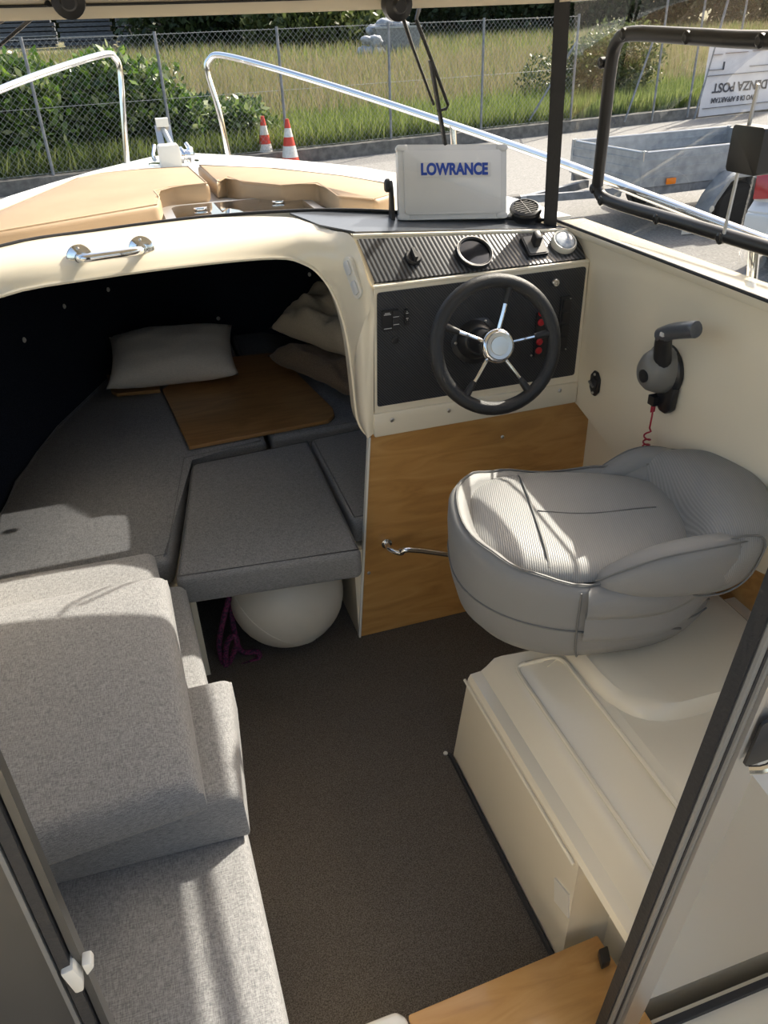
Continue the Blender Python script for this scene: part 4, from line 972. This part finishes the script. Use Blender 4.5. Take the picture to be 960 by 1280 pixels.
Lr = [PY(159, 214, 3.88), PY(154, 140, 3.885), PY(150, 88, 3.90), PY(143, 72, 3.89), PY(130, 68, 3.84), PY(70, 86, 3.62), PY(0, 112, 3.40), V((-.55, 2.95, 1.40)), V((-.62, 2.6, 1.33)), V((-.71, 2.1, 1.26)), V((-.78, 1.5, 1.19)), V((-.80, .8, 1.12))]
Lr[0].z = 1.10
MB().tube(Lr, .0125, 12, smooth=5).build('rail', 'chrome', railp)
MB().tube([V((-.62, 2.6, 1.33)), V((-.615, 2.58, 1.10))], .0115, 10).build('stanchion', 'chrome', railp)
# anchor roller, windlass, cleats
an = thing('anchor_roller', (.26, 3.95, 1.13), 'stainless anchor roller bracket at the bow tip', 'anchor roller')
p0 = PY(197, 157, 4.0); p1 = PY(209, 157, 4.0); zt = p0.z
for xx in (p0.x, p1.x): MB().bar(V((xx, 3.90, 1.12)), V((xx, 4.0, zt)), .006, .028, V((1, 0, 0))).build('cheek', 'steel', an)
MB().box(((p0.x+p1.x)/2, 4.0, zt+.012), (p1.x-p0.x+.012, .05, .034)).build('roller', 'offw', an)
MB().tube([V(((p0.x+p1.x)/2-.0, 4.0, zt-.01)), PY(211, 175, 3.9), PY(218, 189, 3.8)], .012, 8, smooth=3).build('shank', 'galv', an)
wl = thing('windlass', PY(213, 200, 3.62), 'small anchor windlass with white cover and steel drum on the bow', 'windlass')
wc_ = PY(213, 198, 3.62); wc_.z = 1.135
MB().prism(rrect(V((wc_.x, 3.60, wc_.z+.045)), (1, 0, 0), (0, 0, 1), .085, .10, .01), (0, .10, 0), .006, 2).build('cover', 'offw', wl)
MB().lathe([(.032, 0), (.034, .012), (.022, .02), (.022, .03), (.036, .042), (.03, .055), (.012, .06)], V((wc_.x+.043, 3.65, wc_.z+.05)), (1, 0, 0), 20).build('drum', 'chrome', wl)
for px, lab in ((193, 'stainless bow cleat on the port side of the windlass'), (242, 'stainless bow cleat on the starboard side of the windlass')):
    c = PY(px, 202, 3.75); c.z = 1.135; cl = thing('bow_cleat', c, lab, 'cleat')
    MB().prism(rrect(c+V((0, 0, .012)), (1, 0, 0), (0, 1, 0), .05, .12, .02), (0, 0, -.012), .003).build('base', 'chrome', cl)
    sgn = -1 if px < 213 else 1
    MB().tube([c+V((0, -.05, .035)), c+V((0, 0, .045)), c+V((sgn*-.015, .07, .075))], .009, 8, smooth=3).build('horn', 'chrome', cl)
# windscreen wipers
def wiper(mc, arms, blade, lab):
    wpo = thing('wiper', mc, lab, 'wiper')
    MB().lathe([(.030, -.012), (.032, .0), (.030, .02), (.016, .026), (.012, .034)], mc, (0, -1, -.15), 24).build('motor_cover', 'blk', wpo)
    for a in arms: MB().tube(a, lambda t: .0052-.002*t, 8).build('arm', 'blk', wpo)
    if blade: MB().bar(blade[0], blade[1], .007, .012, V((0, 1, 0))).build('blade', 'rub', wpo)
    return wpo
def onscreen(px, py, o=.0):
    # point on the windscreen surface (ruled between base and roof edge)
    k = ray(px, py).normalized(); h = scrb.ray_cast(CAM, k); return h[0] + V((0, o, 0)) if h[0] else CAM + k*1.98
scrb = BVHTree.FromPolygons([p for p in WBs] + [p for p in RTs], [(i, i+1, len(WBs)+i+1, len(WBs)+i) for i in range(len(WBs)-1)])
def ex_(px, py): return onscreen(px, py, .03)
wiper(PY(495, 5, 1.86), [[PY(508, 14, 1.90), ex_(510, 24), ex_(520, 55), ex_(548, 132)], [PY(524, 10, 1.93), ex_(526, 24), ex_(536, 50), ex_(566, 132), ex_(564, 137), ex_(552, 140)]], (ex_(544, 76), ex_(562, 182)), 'black windscreen wiper in front of the chart plotter')
wiper(PY(85, 0, 1.86), [[PY(60, 4, 1.88), ex_(52, 12), ex_(20, 38), ex_(-20, 72)], [PY(38, 2, 1.90), ex_(26, 12), ex_(-10, 32)]], None, 'black windscreen wiper above the port bow rail')
bxp = PP(938, 187, SP0+V((-.03, 0, 0)), SPN)
bx = tag(MB().prism(rrect(bxp+V((-.012, 0, 0)), (0, 1, 0), (0, 0, 1), .075, .072, .006), (.03, 0, 0), .004, 2).build('window_catch_box', 'blk'), 'black plastic box fixed to the side window pane', 'box')
# ================================================================== OUTSIDE
def GH(px, py, h):
    k = ray(px, py); return CAM + k*((GZ+h-CAM.z)/(k.z-GS*k.y))
m = MB(); m.face([V((-60, -40, gz(-40))), V((80, -40, gz(-40))), V((80, 17.2, gz(17.2))), V((-60, 17.2, gz(17.2)))])
struct(m.build('ground', 'asph'), 'sunlit grey asphalt yard')
KA, KB = G(30, 243), G(850, 150)
kd = (KB-KA); kd.z = 0; kd.normalize(); kn = V((-kd.y, kd.x, 0))
def KP(s, off=0, h=0):
    p = V((KA.x, KA.y, 0)) + kd*s + kn*off; return V((p.x, p.y, gz(p.y)+h))
m = MB(); m.loft([[KP(-30, 0, -.05), KP(-30, 0, .22), KP(-30, .22, .22), KP(-30, .22, -.05)], [KP(45, 0, -.05), KP(45, 0, .22), KP(45, .22, .22), KP(45, .22, -.05)]]); struct(m.build('kerb', 'conc'), 'low concrete kerb wall under the fence')
def fz(y, off=0): return gz(y)+.16
m = MB()
gx = [-70+i*6 for i in range(32)]; gy = [KP(-20, .2).y-6+i*3 for i in range(24)]
vv = []
m.loft([[KP(s, o, .17 + .10*mnoise.noise(V((s*.11, o*.11, 0)))) for s in [-60+4*i for i in range(40)]] for o in (.2, 3, 6, 10, 14, 18, 22, 26, 30, 34, 40, 48, 60, 80)], False)
struct(m.build('field', 'soil', sharp=180), 'weedy green and straw-brown field behind the fence')
# ---- vegetation helpers
def leaves(name, pts, size, mm, parent, up=.3, asp=.5, sd=1):
    rn = random.Random(sd); vs_, fs = [], []
    for p in pts:
        d = V((rn.uniform(-1, 1), rn.uniform(-1, 1), rn.uniform(-1, 1)+up)); d.normalize()
        x = d.cross(V((rn.uniform(-1, 1), rn.uniform(-1, 1), rn.uniform(-1, 1)))).normalized(); L = size*rn.uniform(.6, 1.35)
        i = len(vs_); vs_ += [p, p+d*L*.5+x*L*asp*.5, p+d*L, p+d*L*.5-x*L*asp*.5]; fs.append((i, i+1, i+2, i+3))
    me = bpy.data.meshes.new(name); me.from_pydata([tuple(v) for v in vs_], [], fs); me.materials.append(MT[mm])
    o = bpy.data.objects.new(name, me); COL.objects.link(o); put(o, parent); return o
def shrub(name, c, rx, ry, rz, n, size, mm, label, cat, group, sd, stems=5, lobes=9, second=None):
    rn = random.Random(sd); root = thing(name, c, label, cat, group); c = V(c)
    lob = [(V((rn.uniform(-.7, .7)*rx, rn.uniform(-.6, .6)*ry, rn.uniform(.25, .8)*rz*2*.62)), rn.uniform(.35, .6)) for _ in range(lobes)]
    pts, pts2 = [], []
    for i in range(n):
        l, s = rn.choice(lob); d = V((rn.gauss(0, 1), rn.gauss(0, 1), rn.gauss(0, 1))).normalized()*rn.uniform(.55, 1.05)
        p = c + l + V((d.x*rx*s, d.y*ry*s, d.z*rz*s))
        if p.z < c.z+.02: p.z = c.z + rn.uniform(.02, .3)
        (pts2 if second and rn.random() < .25 else pts).append(p)
    leaves('foliage', pts, size, mm, root, sd=sd)
    if second: leaves('young_shoots', pts2, size*1.2, second, root, sd=sd+99)
    m = MB()
    for i in range(stems):
        l, s = lob[i % lobes]; b = c + V((l.x*.25, l.y*.25, -.05)); m.tube([b, b*.5+(c+l)*.5+V((0, 0, .05)), c+l], lambda t: (.02+.012*rz)*(1-.7*t), 6)
    m.build('stems', 'bark', root); return root
def kpx(px, py): p = G(px, py); return p
hedge = [(-2.2, 1.5, 'dense dark leafy bush behind the chain-link fence, farthest to port'), (-.6, 1.45, 'leafy bush with pale glossy leaves behind the port bow rail'), (.9, 1.35, 'leafy bush with a bright yellow-green shoot behind the fence'), (2.3, 1.5, 'tall leafy bush behind the anchor roller'), (3.6, 1.2, 'leafy bush between anchor roller and traffic cones'), (4.9, .75, 'low leafy bush right behind the two traffic cones')]
for i, (s, rz, lab) in enumerate(hedge):
    shrub('hedge_bush', KP(s-1.0, 1.35, .15), 1.05, .85, rz*.9, 6500, .16, 'lf1', lab, 'bush', 'hedge bushes behind the fence', 20+i, second='lf2' if i in (2, 3, 4) else None)
shrub('hedge_bush', KP(14.0, 2.6, .15), 1.7, 1.2, 1.35, 9000, .11, 'lf4', 'big olive-green bush behind the fence by the white banner', 'bush', 'hedge bushes behind the fence', 41, lobes=12)
for i, s in enumerate((-6.5, -4.3)):
    shrub('hedge_bush', KP(s, 1.5, .15), 1.2, .9, 1.4, 5200, .12, 'lf1', ('leafy bush at the far port end of the hedge', 'leafy bush second from the port end of the hedge')[i], 'bush', 'hedge bushes behind the fence', 51+i)
# low weeds along the kerb (countless: stuff)
def grass(name, n, area, h, wd, mm, label, sd, lean=.35):
    rn = random.Random(sd); vs_, fs = [], []
    for i in range(n):
        p = area(rn); H = h*rn.uniform(.4, 1.3); a = rn.uniform(0, 2*math.pi); dx, dy_ = math.cos(a), math.sin(a); w_ = wd*rn.uniform(.6, 1.3)
        tip = p + V((rn.uniform(-lean, lean)*H, rn.uniform(-lean, lean)*H, H)); k = len(vs_)
        vs_ += [(p.x-dx*w_, p.y-dy_*w_, p.z), (p.x+dx*w_, p.y+dy_*w_, p.z), (tip.x, tip.y, tip.z)]; fs.append((k, k+1, k+2))
    me = bpy.data.meshes.new(name); me.from_pydata(vs_, [], fs); me.materials.append(MT[mm]); o = bpy.data.objects.new(name, me); COL.objects.link(o)
    o['kind'] = 'stuff'; tag(o, label, 'grass'); return o
grass('grass', 42000, lambda rn: KP(rn.uniform(-3, 26), .25+3.0*rn.random()**1.6, .15), .42, .022, 'gr1', 'bright green weeds and grass along the fence foot', 1)
grass('dry_grass', 46000, lambda rn: KP(rn.uniform(-6, 34), rn.uniform(3.0, 15), .15), .62, .018, 'gr2', 'straw-brown dry grass in the middle of the field', 2)
grass('grass', 26000, lambda rn: KP(rn.uniform(-8, 46), rn.uniform(2.2, 32), .15), .50, .03, 'gr1', 'green tufts scattered across the far field', 3)
grass('dry_grass', 30000, lambda rn: KP(rn.uniform(-10, 50), rn.uniform(13, 34), .15), .5, .03, 'gr2', 'pale straw grass at the far side of the field', 4)
# ---- far trees
far = [(250, 66, 6.5, 3.4), (300, 64, 6.0, 3.0), (395, 66, 5.5, 1.8), (440, 64, 5.0, 1.9), (545, 52, 6.0, 3.6), (600, 50, 6.5, 3.8), (655, 47, 6.5, 3.6), (735, 44, 7.0, 4.0), (800, 40, 7.0, 4.2), (870, 38, 7.0, 4.2), (945, 34, 7.0, 4.2), (1030, 30, 7.0, 4.2), (-10, 59, 9.0, 4.2), (110, 58, 9.0, 4.2), (200, 57, 8.0, 4.0), (350, 58, 9, 3.8), (470, 54, 9, 3.8)]
labs = ['dark evergreen tree beside the scaffold stacks beyond the field', 'dark broad tree beyond the field above the traffic cones', 'low olive shrub at the field edge left of the sack pile', 'olive shrub at the field edge next to the sack pile', 'dark tree at the field edge behind the sack pile', 'dark tree at the field edge above the chart plotter', 'dark tree at the field edge beside the black window post', 'dark tree beyond the field above the black window sash', 'dark tree beyond the field above the olive bush', 'dark tree beyond the field above the white banner', 'dark tree beyond the field at the starboard end of the row', 'dark tree beyond the field past the starboard window', 'dark tree behind the outermost scaffold stack', 'dark tree behind the middle scaffold stack', 'dark tree between scaffold stacks and evergreen', 'dark tree behind the olive shrubs at the field edge', 'dark tree close behind the sack pile and skip']
for i, ((px, py, w_, h_), lab) in enumerate(zip(far, labs)):
    c = G(px, py); low = i in (2, 3)
    if i > 11: c = V((c.x*1.12, c.y*1.12, gz(c.y*1.12)))
    shrub('field_tree', (c.x, c.y, c.z-.1), w_*.55, w_*.42, h_*1.05, 7000, .42, 'lf4' if low else 'lf3', lab, 'tree', 'trees at the far edge of the field', 70+i, stems=4, lobes=12)
# ---- chain-link fence
FH = 1.95
fen = thing('chain_link_fence', KP(5, .12, .2), 'tall zinc chain-link fence with round posts on the concrete kerb', 'fence')
def KS(px, py):   # distance along the kerb for a pixel on the fence plane
    k = ray(px, py); p0 = V((KA.x, KA.y, 0))+kn*.12; t = (p0-CAM).dot(kn)/k.dot(kn); return ((CAM+k*t)-V((KA.x, KA.y, 0))).dot(kd)
ps = [KS(48, 140), KS(204, 110), KS(351, 95), KS(487, 100), KS(603, 95), KS(718, 90)]
ps = [ps[0]-2*(ps[1]-ps[0]), ps[0]-(ps[1]-ps[0])] + ps
for s in ps: MB().tube([KP(s, .12, .20), KP(s, .12, .22+FH)], .026, 8).build('post', 'galvd', fen)
e = ps[-1]
MB().tube([KP(e, .12, 1.7), KP(e-1.1, .12, .3)], .02, 8).build('brace', 'galvd', fen)
s0, s1 = ps[0], e
def chain(s0, s1, z0, z1, step, r, name, par):
    m = MB(); H = z1-z0
    vs_, fs = [], []
    def addbar(a, b):
        k = len(vs_); n_ = kn*r*1.2
        t_ = V((0, 0, 1)).cross(kn)*r
        for p in (a, b): vs_.extend([tuple(p+n_), tuple(p-n_*.5+t_), tuple(p-n_*.5-t_)])
        for q_ in range(3): fs.append((k+q_, k+(q_+1) % 3, k+3+(q_+1) % 3, k+3+q_))
    s = s0-H
    while s < s1:
        a0, b0 = max(s, s0), min(s+H, s1)
        if b0 > a0: addbar(KP(a0, .12, z0+(a0-s)), KP(b0, .12, z0+(b0-s))); addbar(KP(a0, .125, z1-(a0-s)), KP(b0, .125, z1-(b0-s)))
        s += step
    me = bpy.data.meshes.new(name); me.from_pydata(vs_, [], fs); me.materials.append(MT['wire']); o = bpy.data.objects.new(name, me); COL.objects.link(o); put(o, par); o['kind'] = 'stuff'; return o
chain(s0, s1, .24, .2+FH, .10, .0026, 'wire_mesh', fen)
for h in (.25, 1.2, .18+FH): MB().tube([KP(s0, .12, h), KP(s1, .12, h)], .004, 5).build('line_wire', 'wire', fen)
# ---- traffic cones
for px, py, lab, tilt in ((334, 205, 'red and white traffic cone standing closer to the bow rail', 0), (364, 210, 'red and white traffic cone with a stacked double base', .0)):
    c = G(px, py); cn = thing('traffic_cone', c, lab, 'traffic cone', 'traffic cones by the kerb'); H = .80; R0 = .165
    def rad(t): return R0*(1-t)+.03*t
    MB().prism(rrect(c+V((0, 0, .0)), (1, 0, 0), (0, 1, 0), .42, .42, .06), (0, 0, .04), .01).build('base', 'cone_o', cn)
    if px == 364: MB().prism(rrect(c+V((.01, 0, .05)), (1, 0, 0), (0, 1, 0), .41, .41, .06), (0, 0, .035), .01).build('base', 'cone_o', cn)
    z0 = .04 if px == 334 else .085
    for a, b, mm in ((0, .14, 'cone_o'), (.14, .40, 'cone_w'), (.40, .60, 'cone_o'), (.60, .80, 'cone_w'), (.80, 1.0, 'cone_o')):
        MB().lathe([(rad(a), z0+a*(H-z0)), (rad(b), z0+b*(H-z0))], c, (0, 0, 1), 20).build('band', mm, cn)
# ---- scaffold stacks far behind
for px0, px1, lab in ((2, 74, 'dark stack of scaffold panels beyond the field, farthest to port'), (80, 146, 'middle dark stack of scaffold panels beyond the field'), (150, 207, 'dark stack of scaffold panels next to the evergreen tree')):
    a, b = G(px0, 64), G(px1, 62); y = (a.y+b.y)/2; z = gz(y); w_ = b.x-a.x; c = V(((a.x+b.x)/2, y, z)); st = thing('scaffold_stack', c, lab, 'stack', 'scaffold stacks beyond the field')
    rn = random.Random(px0+3)
    for i in range(11):
        sh = rn.uniform(-.12, .12)
        MB().box((c.x+sh, c.y, z+.13+i*.235), (w_*.97, 2.0, .175)).build('panel_bundle', 'planks', st)
    MB().box((c.x, c.y+.1, z+1.3), (w_*.9, 1.5, 2.6)).build('gap_fill', 'planks', st)  # added dark box, keeps bright sky out of the gaps between bundles
    for i in (3, 7): MB().box((c.x, c.y-1.02, z+.02+i*.235), (w_*1.0, .06, .04)).build('batten', 'galv', st)
# ---- skip with sacks
c = G(490, 74); z = c.z
sk_ = thing('waste_skip', c, 'grey open skip standing in the field behind the fence', 'skip')
MB().loft([[V((c.x+a*1.0, c.y+b*.75, z+.05)) for a, b in ((-.7, -1), (1.0, -1), (1.0, 1), (-.7, 1))], [V((c.x+a*1.0, c.y+b*.8, z+1.25)) for a, b in ((-1.0, -1), (1.15, -1), (1.15, 1), (-1.0, 1))]]).build('bin', 'galvd', sk_)
MB().box((c.x+.08, c.y-.8, z+1.25), (2.2, .08, .08)).build('rim', 'galv', sk_)
for i, (dx, dz, r_) in enumerate([(-1.55, .35, .42), (-1.15, .75, .42), (-.8, 1.15, .38), (-1.5, .8, .3), (-.3, 1.4, .38), (.25, 1.38, .34), (-1.0, .3, .4), (.6, 1.32, .28)]):
    m = MB(); cc_ = V((c.x+dx, c.y-1.05 if dz < 1.1 else c.y, z+dz)); m.sphere(cc_, r_*.82, (1.2, .9, .75), 22, 14)
    for v in m.bm.verts: v.co += (v.co-cc_)*(.30*mnoise.noise(v.co*3.1)+.22*mnoise.noise(v.co*8.3))
    tag(m.build('plastic_sack', 'bag', sharp=70), 'crumpled white plastic sack in the pile on the grey skip', 'sack', 'white sacks on the skip')
# ---- box trailer
TH, TB = .98, .60
A, R_, B = GH(806, 192, TH), GH(960, 176, TH), GH(715, 171, TH)
e1 = V((R_.x-A.x, R_.y-A.y, 0)).normalized(); e2 = V((-e1.y, e1.x, 0)); TW = (B-A).dot(e2)*1.0
TW = max(1.25, min(TW, 1.7)); TL = 2.6; z0 = gz(A.y); A = V((A.x, A.y, z0))
tr_ = thing('box_trailer', A + e1*1.3 + e2*TW/2, 'galvanised open box trailer with mudguard parked beside the boat', 'trailer')
def TP(l, w_, h): return A + e1*l + e2*w_ + V((0, 0, h))
rot = M((e1, e2, V((0, 0, 1)))).transposed()
def tbox(l, w_, h, s, name, mm, par=None): return MB().box(TP(l, w_, h), s, rot).build(name, mm, par or tr_)
tbox(TL/2, TW/2, TB, (TL, TW, .05), 'bed', 'galvd')
hs = TH-TB
sides = [tbox(TL/2, .0, TB+hs/2, (TL, .03, hs), 'side_panel', 'galv'), tbox(TL/2, TW, TB+hs/2, (TL, .03, hs), 'side_panel', 'galv'), tbox(0, TW/2, TB+hs/2, (.03, TW, hs), 'side_panel', 'galv'), tbox(TL, TW/2, TB+hs/2, (.03, TW, hs), 'side_panel', 'galv')]
for h in (TB+.10, TB+.20, TB+.30):
    MB().box(TP(TL/2, -.018, h), (TL, .012, .022), rot).build('rib', 'galv', sides[0]); MB().box(TP(-.018, TW/2, h), (.012, TW, .022), rot).build('rib', 'galv', sides[2])
    MB().box(TP(TL/2, TW-.02, h), (TL, .012, .022), rot).build('rib', 'galv', sides[1])
for l, w_ in ((0, 0), (0, TW), (TL, 0), (TL, TW)): tbox(l, w_, TB+hs/2+.01, (.05, .05, hs+.03), 'corner_post', 'galv')
for i, (a, b) in enumerate((((0, 0), (TL, 0)), ((0, TW), (TL, TW)), ((0, 0), (0, TW)))): MB().tube([TP(*a, TH+.008), TP(*b, TH+.008)], .014, 6).build('top_rail', 'steel', tr_)
for l, w_ in ((0, 0), (.02, TW)): MB().tube([TP(l-.02, w_-.02, TH-.08), TP(l-.035, w_-.035, TH+.02), TP(l-.02, w_-.02, TH+.03)], .008, 6, smooth=3).build('latch', 'steel', tr_)
tbox(TL/2, .02, TB-.06, (TL, .05, .09), 'chassis_rail', 'galvd'); tbox(TL/2, TW-.02, TB-.06, (TL, .05, .09), 'chassis_rail', 'galvd')
MB().prism(rrect(TP(.42, -.03, TB+.045), e1, (0, 0, 1), .14, .07, .01), -e2*.012, .003).build('reflector', 'orange', tr_)
wpt = GH(905, 276, 0); wl_ = (wpt-A).dot(e1)-.26; WRr = .29
wcn = TP(wl_, -.13, WRr)
for w_ in (-.13, TW+.13):
    wcn = TP(wl_, w_, WRr); sg = -1 if w_ < 0 else 1
    ty = MB().lathe([(.20, -.08), (.27, -.085), (.29, -.06), (.29, .06), (.27, .085), (.20, .08)], wcn, e2*sg, 36).build('tyre', 'tyre', tr_)
    MB().lathe([(.20, .03), (.195, .065), (.16, .06), (.13, .072), (.09, .05), (.05, .055), (.001, .06)], wcn, e2*sg, 30).build('rim', 'galv', ty)
    fx_ = e1
    for i in range(10):
        a = i*math.pi/5; MB().lathe([(.016, 0), (.016, .004)], wcn+(e1*math.cos(a)+V((0, 0, 1))*math.sin(a))*.145+e2*sg*.067, e2*sg, 10).build('vent_hole', 'tyre', ty)
    m = MB(); L1, L2 = [], []
    arc = [(-.52, -.10), (-.40, .14), (-.22, .36), (-.12, .40), (.12, .40), (.22, .36), (.40, .14), (.52, -.10)]
    rin = [[wcn+e1*a+V((0, 0, b))+e2*sg*o for a, b in arc] for o in (-.13, .13)]
    m.loft(rin, False); m.loft([rin[1], [wcn+e1*a*.93+V((0, 0, b-.05))+e2*sg*.13 for a, b in arc]], False); m.build('mudguard', 'galv', tr_)
    MB().lathe([(.035, 0), (.035, .012), (.02, .016)], wcn+e1*(-.44)+V((0, 0, .02))+e2*sg*.13, e2*sg, 14).build('marker', 'offw', tr_)
# drawbar, coupling, jockey wheel
MB().bar(TP(0, TW*.25, TB-.10), TP(-1.15, TW/2, TB-.13), .07, .09).build('drawbar', 'galvd', tr_); MB().bar(TP(0, TW*.75, TB-.10), TP(-1.15, TW/2, TB-.13), .07, .09).build('drawbar', 'galvd', tr_)
MB().bar(TP(-1.05, TW/2, TB-.12), TP(-1.75, TW/2, TB-.12), .07, .07).build('coupling', 'galv', tr_)
MB().tube([TP(-1.25, TW/2, TB-.12), TP(-1.45, TW/2, TB-.12)], .06, 10).build('bellows', 'rub', tr_)
MB().tube([TP(-1.55, TW/2, TB-.1), TP(-1.50, TW/2, TB+.10)], .016, 8).build('coupling_handle', 'galvd', tr_)
MB().tube([TP(-.85, TW/2-.10, .12), TP(-.85, TW/2-.10, TB+.18), TP(-.85, TW/2-.16, TB+.24)], .025, 8).build('jockey_post', 'galv', tr_)
MB().lathe([(.10, -.03), (.10, .03)], TP(-.85, TW/2-.10, .10), e2, 18).build('jockey_wheel', 'tyre', tr_)
MB().prism([TP(.62, -.14, 0.01), TP(.95, -.20, 0.01), TP(.95, -.12, 0.01)], (0, 0, .10)).build('wheel_chock', 'offw', tr_)
# ---- white car behind the trailer wheel
cp = GH(921, 335, 0); vd = V((cp.x, cp.y, 0)).normalized(); cf = (M.Rotation(math.radians(-22), 3, 'Z') @ vd); csd = V((cf.y, -cf.x, 0))   # forward and right of the car
car = thing('parked_car', cp + csd*.87 + cf*1.9, 'pale silver hatchback with red tail lamp parked by the box trailer', 'car')
zc = gz(cp.y)
def CP(l, s, h): return V((cp.x, cp.y, zc)) + cf*l + csd*s + V((0, 0, h))
prof = [(.02, .30), (-.05, .42), (-.06, .62), (.05, .70), (.06, .95), (.30, 1.38), (.55, 1.46), (2.0, 1.48), (2.6, 1.30), (3.1, 1.0), (3.9, .86), (4.05, .60), (4.0, .30)]
m = MB(); rings = []
for s, k in ((0.06, .94), (0, .985), (.10, 1.0), (1.65, 1.0), (1.75, .985), (1.69, .94)):
    rings.append([CP(2+(l-2)*k, s + (.0 if h < 1.0 else (.12*(h-1.0)/.48)*(1 if s < .8 else -1)), .3+(h-.3)*(.985 if k < 1 else 1)) for l, h in prof])
m.loft(rings); m.build('body', 'carw', car, sharp=35)
for s in (.0, 1.55):
    m = MB(); m.prism([CP(.045, s+.02, .72), CP(.045, s+.18, .74), CP(.10, s+.16, 1.02), CP(.12, s+.04, 1.06), CP(.10, s-.01, .95)], -cf*.03-csd*(.012 if s == 0 else -.012), .008); m.build('tail_lamp', 'lampred', car)
MB().prism([CP(-.03, .0, .30), CP(-.03, 1.75, .30), CP(-.03, 1.75, .60), CP(-.03, .0, .60)], -cf*.05, .03, 3).build('bumper', 'carw', car)
MB().prism([CP(.13, .25, 1.03), CP(.13, 1.5, 1.03), CP(.29, 1.42, 1.34), CP(.29, .33, 1.34)], -cf*.02).build('rear_window', 'lens', car)
MB().prism([CP(-.085, .6, .68), CP(-.085, 1.15, .68), CP(-.085, 1.15, .80), CP(-.085, .6, .80)], cf*.12).build('number_plate_recess', 'blk', car)
for l in (.75, 3.2):
    for s in (.10, 1.65): MB().lathe([(.18, -.09), (.29, -.095), (.31, -.06), (.31, .06), (.29, .095), (.18, .09)], CP(l, s, .31), csd, 28).build('tyre', 'tyre', car)
# ---- mobile fence panels and white banner on the starboard side
mf = thing('site_fence', KP(15.5, -.1, 0), 'tubular steel site fence panels carrying the white banner', 'fence')
sa_, sb2 = KS(812, 120), KS(985, 100)
for px in (812, 856, 905, 938, 975):
    s = KS(px, 120); MB().tube([KP(s, -.05, .05), KP(s, -.05, 2.45)], .024, 8).build('post', 'galvd', mf)
for h in (2.4,): MB().tube([KP(sa_-.2, -.05, h), KP(sb2, -.05, h)], .02, 8).build('top_rail', 'galvd', mf)
MB().tube([KP(KS(860, 140), -.1, .0), KP(KS(905, 0), -.1, 2.9)], .026, 8).build('brace', 'galvd', mf)
MB().tube([KP(KS(775, 140), -.06, .1), KP(KS(812, 60), -.06, 1.9)], .022, 8).build('brace', 'galvd', mf)
q0, q1 = KS(869, 110), KS(968, 110)
bn = thing('site_banner', KP((q0+q1)/2, -.10, .3), 'white printed building-site banner hung upside down on the site fence', 'banner')
def BP(s, h, o=-.11): return KP(s, o, h)
kx = kd; zt_, zb_ = 1.70, .04
MB().prism([BP(q0, zb_), BP(q1, zb_), BP(q1, zt_), BP(q0, zt_)], kn*.006).build('sheet', 'banner', bn)
W_ = q1-q0; off = -kn*.012
def BL(fx_, fz_): return BP(q0+W_*fx_, zt_+(zb_-zt_)*fz_, -.122)
# lettering is upside down: its right is towards the port side
textmesh('lettering', 'DENZA POST', .27, 'ink', bn, BL(.45, .655), -kd, V((0, 0, -1)), bold=.006, ext=.002, sx=1.12)
textmesh('lettering', 'TIVO DI 8 APPARTAM', .15, 'ink', bn, BL(.40, .81), -kd, V((0, 0, -1)), bold=.004, ext=.002, sx=1.05)
for fx0, fx1, fz_, mm in ((.03, .5, .07, 'ink'), (.55, 1, .05, 'ink'), (.05, .16, .25, 'inkb'), (.2, .46, .24, 'inkb'), (.52, .7, .23, 'inkb'), (.03, .2, .43, 'ink'), (.52, .75, .42, 'ink'), (.03, .98, .50, 'ink'), (.03, .98, .90, 'ink')):
    MB().bar(BL(fx0, fz_), BL(fx1, fz_-.0), .008, .045, kn).build('print_line', mm, bn)
MB().bar(BL(.2, .34), BL(.2, .44), .045, .008, kn).build('print_line', 'ink', bn)
